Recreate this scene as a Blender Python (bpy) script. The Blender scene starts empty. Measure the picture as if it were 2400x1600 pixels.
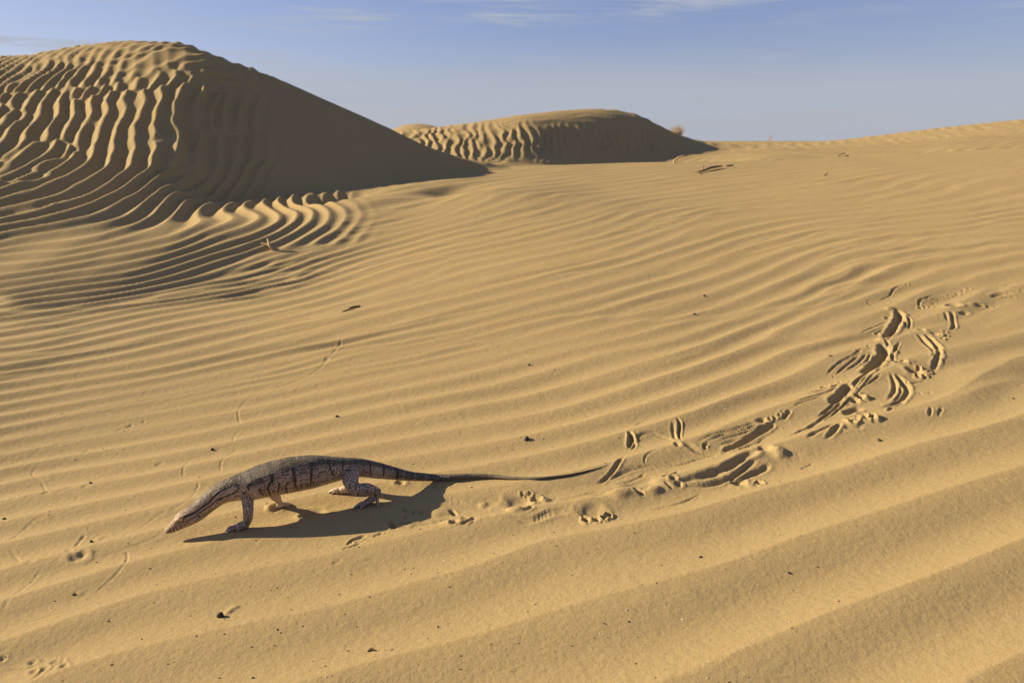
import bpy, bmesh, math, random
import numpy as np
from mathutils import Vector, Matrix

# ------------------------------------------------------------------ camera, sky, sun, exposure
SC = bpy.context.scene
COL = SC.collection
FPX, PITCH, HC = 2400 * 28.0 / 36.0, math.radians(14.13), 0.80
cam_data = bpy.data.cameras.new('camera')
cam = bpy.data.objects.new('camera', cam_data)
COL.objects.link(cam)
cam.location = (0, 0, HC)
cam.rotation_euler = (math.radians(90) - PITCH, 0, 0)
cam_data.lens = 28.0
cam_data.sensor_width = 36.0
cam_data.clip_start = 0.02
cam_data.clip_end = 5000
cam_data.dof.use_dof = True
cam_data.dof.focus_distance = 1.80
cam_data.dof.aperture_fstop = 8.0
SC.camera = cam

SUN_EL, SUN_BACK = math.radians(22.0), math.radians(13.0)   # the sun stands to the left, a little behind the lizard
sun_dir = Vector((-math.cos(SUN_BACK) * math.cos(SUN_EL), math.sin(SUN_BACK) * math.cos(SUN_EL), math.sin(SUN_EL)))
sd = bpy.data.lights.new('sun', 'SUN')
sd.energy = 5.0
sd.angle = math.radians(0.53)
sd.color = (1.0, 0.82, 0.54)
sun = bpy.data.objects.new('sun', sd)
COL.objects.link(sun)
sun.rotation_euler = (-sun_dir).to_track_quat('-Z', 'Y').to_euler()

world = bpy.data.worlds.new('World')
SC.world = world
world.use_nodes = True
WN, WL = world.node_tree.nodes, world.node_tree.links
WN.clear()
w_out = WN.new('ShaderNodeOutputWorld')
w_bg = WN.new('ShaderNodeBackground')
w_sky = WN.new('ShaderNodeTexSky')
w_sky.sky_type = 'NISHITA'
w_sky.sun_disc = False
w_sky.sun_elevation = SUN_EL
w_sky.sun_rotation = math.atan2(sun_dir.x, sun_dir.y)
w_sky.altitude = 100
w_sky.air_density = 1.0
w_sky.dust_density = 0.5
w_sky.ozone_density = 2.2
w_bg.inputs['Strength'].default_value = 0.05
# thin cirrus: streaks of noise in the view direction, stretched along the horizon
w_tc = WN.new('ShaderNodeTexCoord')
def wmath(op, a, b=None):
    n = WN.new('ShaderNodeMath'); n.operation = op
    for i, v in enumerate((a, b)):
        if v is None: continue
        if isinstance(v, (int, float)): n.inputs[i].default_value = v
        else: WL.new(v, n.inputs[i])
    return n.outputs[0]
def wnoise(scale_vec, scale, detail, rough, dist, rot=(0, 0, 0), loc=(0, 0, 0)):
    m = WN.new('ShaderNodeMapping')
    m.inputs['Scale'].default_value = scale_vec
    m.inputs['Rotation'].default_value = rot
    m.inputs['Location'].default_value = loc
    WL.new(w_tc.outputs['Generated'], m.inputs['Vector'])
    n = WN.new('ShaderNodeTexNoise')
    n.inputs['Scale'].default_value = scale
    n.inputs['Detail'].default_value = detail
    n.inputs['Roughness'].default_value = rough
    n.inputs['Distortion'].default_value = dist
    WL.new(m.outputs[0], n.inputs['Vector'])
    return n.outputs['Fac']
def wramp(v, a, b):
    n = WN.new('ShaderNodeMapRange'); n.interpolation_type = 'SMOOTHSTEP'
    n.inputs['From Min'].default_value = a; n.inputs['From Max'].default_value = b
    WL.new(v, n.inputs['Value'])
    return n.outputs[0]
streak = wramp(wnoise((1.0, 1.0, 11.0), 2.6, 7.0, 0.55, 0.5, loc=(3.1, 0.4, 0.2), rot=(0.02, 0.05, 0)), 0.44, 0.72)
veil = wramp(wnoise((0.8, 0.8, 7.0), 1.6, 4.0, 0.5, 0.3, loc=(1.7, 2.2, 0.9)), 0.36, 0.72)
fine = wramp(wnoise((1.0, 1.0, 16.0), 6.0, 6.0, 0.6, 0.8, loc=(0.3, 5.0, 0.0)), 0.35, 0.75)
w_sep = WN.new('ShaderNodeSeparateXYZ')
WL.new(w_tc.outputs['Generated'], w_sep.inputs[0])
fac = wmath('ADD', wmath('MULTIPLY', wmath('MULTIPLY', streak, fine), 1.5), wmath('MULTIPLY', veil, 0.30))
bank_edge = wmath('ADD', w_sep.outputs[2], wmath('MULTIPLY', wnoise((1.0, 1.0, 3.0), 2.2, 5.0, 0.5, 0.4, loc=(0.6, 1.1, 0.3)), -0.10))
fac = wmath('ADD', fac, wmath('MULTIPLY', wramp(bank_edge, 0.036, 0.016), 0.44))
fac = wmath('ADD', fac, wmath('MULTIPLY', wramp(w_sep.outputs[2], 0.12, 0.0), 0.24))
fac = wmath('MINIMUM', fac, 0.9)
w_mix = WN.new('ShaderNodeMixRGB')
w_mix.inputs['Color2'].default_value = (4.1, 4.5, 5.3, 1)
WL.new(fac, w_mix.inputs['Fac'])
w_tint = WN.new('ShaderNodeMixRGB'); w_tint.blend_type = 'MULTIPLY'
w_tint.inputs['Fac'].default_value = 1.0
w_tint.inputs['Color2'].default_value = (0.94, 0.84, 1.10, 1)
WL.new(w_sky.outputs[0], w_tint.inputs['Color1'])
WL.new(w_tint.outputs[0], w_mix.inputs['Color1'])
WL.new(w_mix.outputs[0], w_bg.inputs['Color'])
WL.new(w_bg.outputs[0], w_out.inputs['Surface'])

SC.view_settings.view_transform = 'Standard'
SC.view_settings.look = 'None'
SC.view_settings.gamma = 1.0
SC.view_settings.exposure = 1.08
SC.render.engine = 'CYCLES'
SC.cycles.use_denoising = True
SC.cycles.max_bounces = 6
SC.cycles.diffuse_bounces = 3

# ------------------------------------------------------------------ photo pixel -> direction
def pix_dir(px, py):
    px, py = np.asarray(px, float), np.asarray(py, float)
    cx, cy = (px - 1200) / FPX, (800 - py) / FPX
    return np.stack([cx, math.cos(PITCH) + math.sin(PITCH) * cy, -math.sin(PITCH) + math.cos(PITCH) * cy], -1)

def at_range(px, py, d):
    """point on the sight line of a pixel at horizontal distance d from the camera"""
    v = pix_dir(px, py)
    k = d / np.hypot(v[..., 0], v[..., 1])
    return np.array([0, 0, HC]) + v * np.asarray(k)[..., None]

def to_pix(p):
    p = np.asarray(p, float) - np.array([0, 0, HC])
    depth = p[..., 1] * math.cos(PITCH) - p[..., 2] * math.sin(PITCH)
    up = p[..., 1] * math.sin(PITCH) + p[..., 2] * math.cos(PITCH)
    return np.stack([1200 + FPX * p[..., 0] / depth, 800 - FPX * up / depth], -1)

# ------------------------------------------------------------------ numeric helpers
def sstep(a, b, x):
    t = np.clip((x - a) / (b - a), 0, 1)
    return t * t * (3 - 2 * t)

def hash2(ix, iy, seed):
    h = (ix.astype(np.int64) * 374761393 + iy.astype(np.int64) * 668265263 + seed * 974634777) & 0xFFFFFFFF
    h = ((h ^ (h >> 13)) * 1274126177) & 0xFFFFFFFF
    h = (h ^ (h >> 16)) & 0xFFFFFFFF
    return h.astype(np.float64) / 4294967295.0

def noise2(x, y, seed=0):
    """gradient noise, about -1..1"""
    x, y = np.asarray(x, float), np.asarray(y, float)
    ix, iy = np.floor(x), np.floor(y)
    fx, fy = x - ix, y - iy
    ux = fx * fx * fx * (fx * (fx * 6 - 15) + 10)
    uy = fy * fy * fy * (fy * (fy * 6 - 15) + 10)
    def g(dx, dy):
        a = hash2(ix + dx, iy + dy, seed) * 2 * math.pi
        return np.cos(a) * (fx - dx) + np.sin(a) * (fy - dy)
    n0 = g(0, 0) * (1 - ux) + g(1, 0) * ux
    n1 = g(0, 1) * (1 - ux) + g(1, 1) * ux
    return (n0 * (1 - uy) + n1 * uy) * 1.5

class TPS:
    """thin-plate spline through scattered (x, y) -> z"""
    def __init__(self, xy, z, lam=1e-4):
        xy, z = np.asarray(xy, float), np.asarray(z, float)
        self.xy = xy
        n = len(xy)
        K = self.k(((xy[:, None] - xy[None]) ** 2).sum(-1)) + lam * np.eye(n)
        P = np.concatenate([np.ones((n, 1)), xy], 1)
        A = np.zeros((n + 3, n + 3))
        A[:n, :n], A[:n, n:], A[n:, :n] = K, P, P.T
        s = np.linalg.solve(A, np.concatenate([z, np.zeros(3)]))
        self.w, self.a = s[:n], s[n:]
    @staticmethod
    def k(r2):
        return np.where(r2 > 1e-12, 0.5 * r2 * np.log(np.maximum(r2, 1e-12)), 0.0)
    def __call__(self, x, y):
        out = self.a[0] + self.a[1] * x + self.a[2] * y
        if x.size < 4000:
            return out + self.k((x[:, None] - self.xy[:, 0]) ** 2 + (y[:, None] - self.xy[:, 1]) ** 2) @ self.w
        for (cx, cy), w in zip(self.xy, self.w):
            r2 = (x - cx) ** 2; r2 += (y - cy) ** 2; r2 += 1e-12
            l = np.log(r2); l *= r2; l *= 0.5 * w; out += l
        return out

# ------------------------------------------------------------------ terrain: the large forms
near_pts = []
def cp(px, py, d): near_pts.append(tuple(at_range(px, py, d)))
def pol(az, d, z): near_pts.append((d * math.sin(math.radians(az)), d * math.cos(math.radians(az)), z))
TILT = 0.072                                             # the sand rises a little towards the right
for az in (-80, -50, -30, -15, 0, 15, 30, 50, 80):
    for d, z in ((0.3, -0.03), (1.1, -0.02), (1.8, 0.0), (2.5, 0.025)):
        pol(az, d, z + TILT * max(d * math.sin(math.radians(az)), -2.2))
for az, k in ((-12, 0.55), (-4, 0.8), (6, 1.0), (16, 1.05), (26, 1.15), (36, 1.25), (50, 1.3)):
    for d, z in ((3.5, 0.10), (5.0, 0.245), (6.7, 0.40)):
        pol(az, d, z * k)
for az in (-60, -45, -33, -25, -18):
    pol(az, 3.5, 0.03); pol(az, 4.6, 0.065)
# crest of the near ground, and the hollow behind it
for px, py, d in ((1290, 388, 8.5), (1420, 384, 8.6), (1560, 380, 8.7), (1825, 376, 9.0), (2112, 362, 9.4), (2400, 347, 9.8), (2800, 330, 10.5)):
    cp(px, py, d)
    p = at_range(px, py, d)
    for f, dz in ((1.12, -0.09), (1.35, -0.28), (1.6, -0.35)):
        near_pts.append((p[0] * f, p[1] * f, p[2] + dz))
# left dune: foot, face, skyline and back
for px, col in ((-350, ((520, 7.2), (430, 8.1), (330, 9.0), (250, 10.0), (215, 11.0))),
                (0, ((530, 6.4), (450, 7.15), (350, 8.0), (250, 8.85), (170, 9.8), (137, 10.85))),
                (170, ((530, 6.15), (450, 6.9), (350, 7.68), (250, 8.42), (160, 9.3), (112, 10.05))),
                (250, ((530, 6.05), (450, 6.75), (350, 7.5), (250, 8.2), (160, 9.0), (102, 9.75))),
                (330, ((530, 6.0), (450, 6.7), (350, 7.38), (250, 8.02), (160, 8.75), (97, 9.5))),
                (400, ((520, 6.1), (450, 6.7), (350, 7.32), (250, 7.93), (160, 8.6), (105, 9.3))),
                (445, ((110, 9.2),))):
    for py, d in col: cp(px, py, d)
    p = at_range(px, col[-1][0], col[-1][1])
    top = max(p[2] - 0.3, 0.03)
    for f, q in ((1.08, 0.90), (1.2, 0.58), (1.38, 0.15), (1.6, 0.0)):
        near_pts.append((p[0] * f, p[1] * f, 0.25 + top * q))
# its lee: a slip face at the angle of repose that rises from a straight foot up to the skyline
LF0, LF1 = np.array(at_range(720, 446, 7.2)), np.array(at_range(1190, 391, 8.4))
_t = (LF1 - LF0)[:2]; _len = np.hypot(*_t); _t = _t / _len; _n = np.array([-_t[1], _t[0]])
for px in range(490, 1200, 50):
    sky = np.interp(px, (400, 440, 500, 600, 700, 800, 880, 935, 1000, 1080, 1150, 1200), (103, 108, 122, 157, 200, 248, 285, 312, 345, 372, 387, 391))
    u = at_range(px, 400, 1.0)[:2]; rise = at_range(px, sky, 1.0)[2] - HC
    def lee(d):
        q = u * d - LF0[:2]
        return LF0[2] + (LF1[2] - LF0[2]) * (q @ _t) / _len + 0.70 * (q @ _n)
    d_foot = (LF0[:2] @ _n) / (u @ _n)
    lo, hi = d_foot - 0.05, d_foot + 6
    for _ in range(40):
        md = (lo + hi) / 2
        if lee(md) < HC + rise * md: lo = md
        else: hi = md
    d_top = max(lo, d_foot + 0.12)
    for t in (0.0, .14, .3, .48, .66, .84, .95): near_pts.append((*(u * (d_foot + (d_top - d_foot) * t)), lee(d_foot + (d_top - d_foot) * t)))
    z_top = HC + rise * d_top
    for k in (.35, .9, 1.5): near_pts.append((*(u * (d_foot - k)), lee(d_foot) - 0.075 * k))
    for k, q in ((0.10, 1.0), (.55, .93), (1.3, .70), (2.6, .25), (4.2, 0.0)): near_pts.append((*(u * (d_top + k)), 0.25 + (z_top + 0.004 - 0.25) * q))
near_pts = np.array(near_pts)
Z_NEAR = TPS(near_pts[:, :2], near_pts[:, 2], 2e-3)

far_pts = []
def fp(px, py, d): far_pts.append(tuple(at_range(px, py, d)))
for az in (-60, -40, -25, -12, 0, 12, 25, 40, 60):
    for d, z in ((11.5, 0.30), (14.0, 0.28)):
        far_pts.append((d * math.sin(math.radians(az)), d * math.cos(math.radians(az)), z))
for px, col in ((880, ((385, 16.0), (340, 17.2), (316, 18.6))),
                (960, ((390, 15.8), (345, 17.0), (307, 18.6))),
                (1050, ((390, 15.8), (340, 17.0), (296, 18.7))),
                (1150, ((390, 15.9), (335, 17.1), (300, 18.0), (282, 19.3))),
                (1250, ((390, 16.3), (330, 17.4), (290, 18.2), (267, 19.7))),
                (1330, ((388, 16.9), (330, 18.0), (285, 18.8), (259, 20.1))),
                (1400, ((386, 17.6), (330, 18.5), (285, 19.3), (256, 20.5))),
                (1460, ((384, 18.1), (335, 19.0), (290, 19.7), (261, 20.7))),
                (1520, ((382, 18.4), (345, 19.3), (310, 20.1), (283, 20.7))),
                (1570, ((380, 18.6), (352, 19.6), (309, 21.0))),
                (1620, ((376, 18.7), (352, 20.0), (326, 21.4))),
                (1680, ((370, 18.8), (352, 20.6), (335, 22.3)))):
    for py, d in col: fp(px, py, d)
    p = at_range(px, *col[-1])
    for f, q in ((1.07, 0.88), (1.17, 0.5), (1.3, 0.1), (1.5, 0.0)):
        far_pts.append((p[0] * f, p[1] * f, 0.35 + max(p[2] - 0.35, 0.02) * q))
for px, col in ((1780, ((372, 17.0), (352, 20.0), (334.5, 24.0))), (1900, ((370, 17.0), (350, 20.0), (333.5, 24.5))),
                (2000, ((365, 17.0), (345, 20.0), (325, 24.5))), (2130, ((355, 17.0), (333, 20.5), (309, 25.0))),
                (2270, ((350, 16.5), (320, 20.5), (293, 25.5))), (2400, ((345, 16.5), (310, 20.5), (280, 26.0))),
                (2650, ((335, 16.5), (300, 20.5), (262, 27.0)))):
    for py, d in col: fp(px, py, d)
    p = at_range(px, *col[-1])
    for f, dz in ((1.1, -0.06), (1.3, -0.3), (1.6, -0.5)):
        far_pts.append((p[0] * f, p[1] * f, max(p[2] + dz, 0.3)))
for az in (-60, -45, -30, -18):
    for d in (18, 24, 34): far_pts.append((d * math.sin(math.radians(az)), d * math.cos(math.radians(az)), 0.3))
far_pts = np.array(far_pts)
Z_FAR = TPS(far_pts[:, :2], far_pts[:, 2], 2e-3)

def base_height(x, y):
    x, y = np.asarray(x, float), np.asarray(y, float)
    r = np.hypot(x, y)
    az = np.degrees(np.arctan2(x, y))
    fwd = sstep(100, 70, np.abs(az))
    z = np.zeros_like(r)
    m = r < 15.0
    if m.any(): z[m] = np.clip(Z_NEAR(x[m], y[m]), -0.15, 2.6)
    w = sstep(11.6, 14.8, r)
    m = (r > 11.5) & (r < 42)
    zf = np.full_like(r, 0.3)
    if m.any():
        t = np.clip(Z_FAR(x[m], y[m]), 0.15, 2.4)
        k = sstep(41, 32, r[m])
        zf[m] = t * k + 0.3 * (1 - k)
    # small far dune and low swells out to the horizon
    zf = zf + 1.36 * np.exp(-(((x + 4.9) / 2.8) ** 2 + ((y - 43.0) / 3.0) ** 2))
    far = sstep(60, 160, r)
    zf = zf * (1 - far) + far * (0.1 + 0.3 * noise2(x / 60, y / 60, 77))
    z = z * (1 - w) + zf * w
    return z * fwd

def ground_xy(px, py):
    """where the sight line of a pixel first meets the large forms"""
    px, py = np.atleast_1d(np.asarray(px, float)), np.atleast_1d(np.asarray(py, float))
    v = pix_dir(px, py)
    h = np.hypot(v[:, 0], v[:, 1])
    u = v / h[:, None]
    ds = np.geomspace(0.7, 45, 260)
    P = np.array([0, 0, HC]) + u[:, None, :] * ds[None, :, None]
    gap = P[..., 2] - base_height(P[..., 0].ravel(), P[..., 1].ravel()).reshape(P.shape[:2])
    k = np.argmax(gap < 0, axis=1)
    k[~(gap < 0).any(1)] = len(ds) - 1
    k = np.maximum(k, 1)
    rows = np.arange(len(px))
    a, b = ds[k - 1].copy(), ds[k].copy()
    for _ in range(14):                                       # bisect
        c = (a + b) / 2
        p = np.array([0, 0, HC]) + u * c[:, None]
        below = p[:, 2] < base_height(p[:, 0], p[:, 1])
        b = np.where(below, c, b); a = np.where(below, a, c)
    return u[:, :2] * ((a + b) / 2)[:, None]

# ------------------------------------------------------------------ terrain: wind ripples
# crests seen in the photograph: (number counted away from the camera, pixels along the crest)
crests = {
    -1: ((2315, 1597), (2400, 1555)),
    0: ((1577, 1594), (1730, 1532), (1883, 1471), (2036, 1418), (2151, 1372), (2265, 1320), (2400, 1268)),
    1: ((768, 1580), (870, 1552), (1006, 1525), (1125, 1493), (1210, 1469), (1312, 1440), (1414, 1413), (1500, 1383), (1626, 1351), (1749, 1310), (1883, 1265), (2036, 1219), (2189, 1169), (2304, 1131), (2380, 1104)),
    2: ((159, 1578), (287, 1537), (478, 1492), (700, 1446), (768, 1428), (870, 1399), (972, 1364), (1057, 1338), (1125, 1323), (1210, 1292), (1278, 1270), (1380, 1246), (1500, 1232), (1626, 1198), (1749, 1165), (1844, 1136), (1995, 1095), (2165, 1040), (2400, 976)),
    3: ((0, 1507), (128, 1460), (239, 1422), (319, 1395), (399, 1374), (542, 1349), (700, 1310), (1400, 1172), (2097, 972), (2165, 942), (2250, 895), (2400, 848)),
    4: ((1400, 1100), (1750, 976), (2208, 820), (2400, 772)),
    5: ((1400, 1036), (1470, 1014), (1585, 983), (1655, 957), (1761, 919), (1835, 887), (1899, 861), (1994, 832)),
    6: ((1400, 985), (1506, 951), (1655, 900), (1750, 865), (1856, 825), (1963, 793), (2026, 776)),
    7: ((1400, 933), (1600, 870), (1750, 813), (1878, 770), (1963, 738)),
    8: ((1400, 884), (1600, 822), (1750, 763), (1856, 725), (1920, 700)), 9: ((1400, 836), (1600, 780), (1750, 727), (1814, 704)),
}
# elsewhere only the run of the crests: (px, py, rise of the crest per pixel, vertical spacing in pixels)
runs = ((100, 1250, .22, 56), (100, 1150, .19, 42), (100, 1080, .18, 36), (350, 1100, .2, 41), (100, 950, .17, 28), (100, 880, .17, 26), (400, 960, .19, 31), (100, 810, .17, 20), (100, 750, .18, 16.5), (350, 850, .19, 25), (350, 740, .21, 18), (600, 750, .25, 20), (600, 900, .2, 30),
        (800, 1000, .2, 40), (950, 760, .24, 24), (800, 850, .22, 26), (1200, 920, .24, 40), (1200, 780, .25, 29), (1200, 650, .25, 22), (950, 620, .25, 18), (1450, 720, .28, 32), (1600, 620, .27, 26), (1700, 650, .28, 31), (1400, 560, .22, 18), (2000, 600, .30, 34), (2150, 600, .30, 37),
        (2200, 480, .2, 25), (1700, 500, .19, 19), (2300, 400, .1, 13), (1300, 500, .16, 14), (1000, 500, .25, 14), (2350, 650, .3, 46), (1500, 430, .08, 10), (1900, 430, .09, 12))
runs_dune = ((50, 600, .14, 19), (50, 680, .15, 17), (300, 640, .19, 18), (550, 620, .26, 18), (300, 560, .25, 22), (250, 500, .32, 26), (500, 490, .48, 26), (420, 540, .35, 22), (50, 520, .18, 21), (150, 470, .34, 28), (30, 450, .4, 30), (560, 440, 1.0, 36),
             (300, 410, .8, 34), (100, 400, .7, 33), (100, 330, 2.0, 96), (20, 300, 1.5, 70), (250, 300, 7.0, 300), (400, 330, 9., 380), (400, 250, 6.0, 270), (480, 400, 2.5, 105),
             (100, 240, 1.6, 62), (650, 520, .45, 20), (720, 470, .6, 20), (250, 220, 3.0, 110), (600, 380, 3.0, 110))

class PhaseField:
    """smooth phase (in wavelengths) fitted to counted crests and to crest directions"""
    def __init__(self, values, grads, centres, lam):
        def rows(xy):
            d = xy[:, None] - centres[None]
            r2 = (d ** 2).sum(-1)
            lg = np.log(np.maximum(r2, 1e-12))
            K = 0.5 * r2 * lg
            G = (lg + 1)[..., None] * d
            one, zero = np.ones((len(xy), 1)), np.zeros((len(xy), 1))
            return (np.concatenate([K, one, xy], 1), np.concatenate([G[..., 0], zero, one, zero], 1), np.concatenate([G[..., 1], zero, zero, one], 1))
        A, b = [], []
        if len(values):
            xy = np.array([v[:2] for v in values])
            A.append(rows(xy)[0] * 2.0); b.append(np.array([v[2] for v in values]) * 2.0)
        xy = np.array([g[:2] for g in grads])
        _, gx, gy = rows(xy)
        gg = np.array([g[2:] for g in grads])
        w = 0.6 / np.hypot(gg[:, 0], gg[:, 1])[:, None]
        A += [gx * w, gy * w]; b += [gg[:, 0] * w[:, 0], gg[:, 1] * w[:, 0]]
        n = len(centres)
        reg = np.zeros((n, n + 3)); reg[:, :n] = np.eye(n) * lam
        A.append(reg); b.append(np.zeros(n))
        if not len(values):
            fix = np.zeros((1, n + 3)); fix[0, n] = 1e-3; A.append(fix); b.append(np.zeros(1))
        A, b = np.concatenate(A), np.concatenate(b)
        s = np.linalg.lstsq(A, b, rcond=None)[0]
        self.c, self.w, self.a = centres, s[:n], s[n:]
        self.residual = A[:len(values)] @ s - b[:len(values)] if len(values) else None
    def __call__(self, x, y):
        out = self.a[0] + self.a[1] * x + self.a[2] * y
        for (cx, cy), w in zip(self.c, self.w):
            out = out + w * TPS.k((x - cx) ** 2 + (y - cy) ** 2)
        return out

def run_grads(samples):
    out = []
    a = np.array(samples, float)
    P = ground_xy(a[:, 0], a[:, 1])
    e = 0.004
    for (px, py, s, v), (x, y) in zip(samples, P):
        def pj(x, y): return to_pix(np.array([x, y, base_height(np.array([x]), np.array([y]))[0]]))
        jx = (pj(x + e, y) - pj(x - e, y)) / (2 * e)
        jy = (pj(x, y + e) - pj(x, y - e)) / (2 * e)
        g = np.array([-s / v, -1.0 / v])                 # cycles per pixel; phase grows away from the camera
        out.append((x, y, float(jx @ g), float(jy @ g)))
    return out

vals = []
for k, pts in crests.items():
    for (x, y) in ground_xy([p[0] for p in pts], [p[1] for p in pts]): vals.append((x, y, k))
g_near, g_dune = run_grads(runs), run_grads(runs_dune)
g_dune_wide = [(g[0], g[1], g[2] * k, g[3] * k) for g in g_dune for k in (1.04 if g[1] > 6.1 else 1.0,)]
if __name__ == '__main__' and False:
    for r_, g in zip(runs + runs_dune, g_near + g_dune): print(r_, [round(t, 2) for t in g], 'lambda', round(1 / math.hypot(g[2], g[3]), 3), 'crest dir', round(math.degrees(math.atan2(-g[2], g[3])), 1))
cen = np.array([v[:2] for v in vals][::2] + [g[:2] for g in g_near + g_dune[:9]])
PH_NEAR = PhaseField(vals, g_near + g_dune[:9], cen, 0.02)
PH_DUNE = PhaseField([], g_dune_wide + [g_near[i] for i in (7, 8, 10)], np.array([g[:2] for g in g_dune]), 0.02)

# cross-section of a ripple: sharp crest, hollowing lee towards the camera, gentle rise to the next crest
_w = np.linspace(0, 1, 513)
_s = np.interp(_w, (0, .10, .25, .40, .55, .66, .80, .93, .985, 1.0), (.35, .62, 1.0, .9, .15, -.35, -.75, -1.05, -1.1, .35))
_s -= _s[:-1].mean()
_h = -np.concatenate([[0], np.cumsum((_s[1:] + _s[:-1]) / 2) / 512])
_h -= _h[-1] * _w
PROFILE = (_h - _h.mean()) / (_h.max() - _h.min())
_g = np.exp(-(np.arange(-40, 41) / 8.0) ** 2); _g /= _g.sum()
SOFT_PROFILE = np.convolve(np.concatenate([PROFILE[-42:-1], PROFILE, PROFILE[1:42]]), _g, 'valid')[1:514]
def ripple(phase, soft=False):
    w = 1 - (phase - np.floor(phase))
    return np.interp(w, _w, SOFT_PROFILE if soft else PROFILE)

foot = ground_xy((-350, 0, 170, 330, 480, 600, 720, 830, 940, 1080, 1190), (520, 520, 515, 505, 490, 470, 446, 447, 437, 411, 391))
FOOT_AZ = np.degrees(np.arctan2(foot[:, 0], foot[:, 1]))
FOOT_R = np.hypot(foot[:, 0], foot[:, 1])
amp_pts = np.array([(0, 1500, .55), (300, 1400, .5), (700, 1450, .62), (1100, 1400, .72), (1500, 1450, .85), (2200, 1400, 1.05), (2300, 1000, .95), (1600, 850, .85), (1300, 1000, .68), (900, 950, .5), (300, 1000, .45), (300, 800, .42), (100, 700, .85), (900, 700, .5),
                    (1300, 600, .5), (1800, 600, .7), (2200, 600, .85), (1700, 470, .45), (1300, 450, .4), (2200, 430, .45), (100, 590, 1.35), (400, 580, 1.3), (100, 520, 1.6), (400, 510, 1.6), (650, 560, .9), (750, 500, .8), (900, 480, .6), (300, 1250, .42), (700, 1250, .42), (1900, 1200, .95), (1000, 1200, .5)])
_ap = ground_xy(amp_pts[:, 0], amp_pts[:, 1])
AMP = TPS(_ap, amp_pts[:, 2], 0.05)

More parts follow.
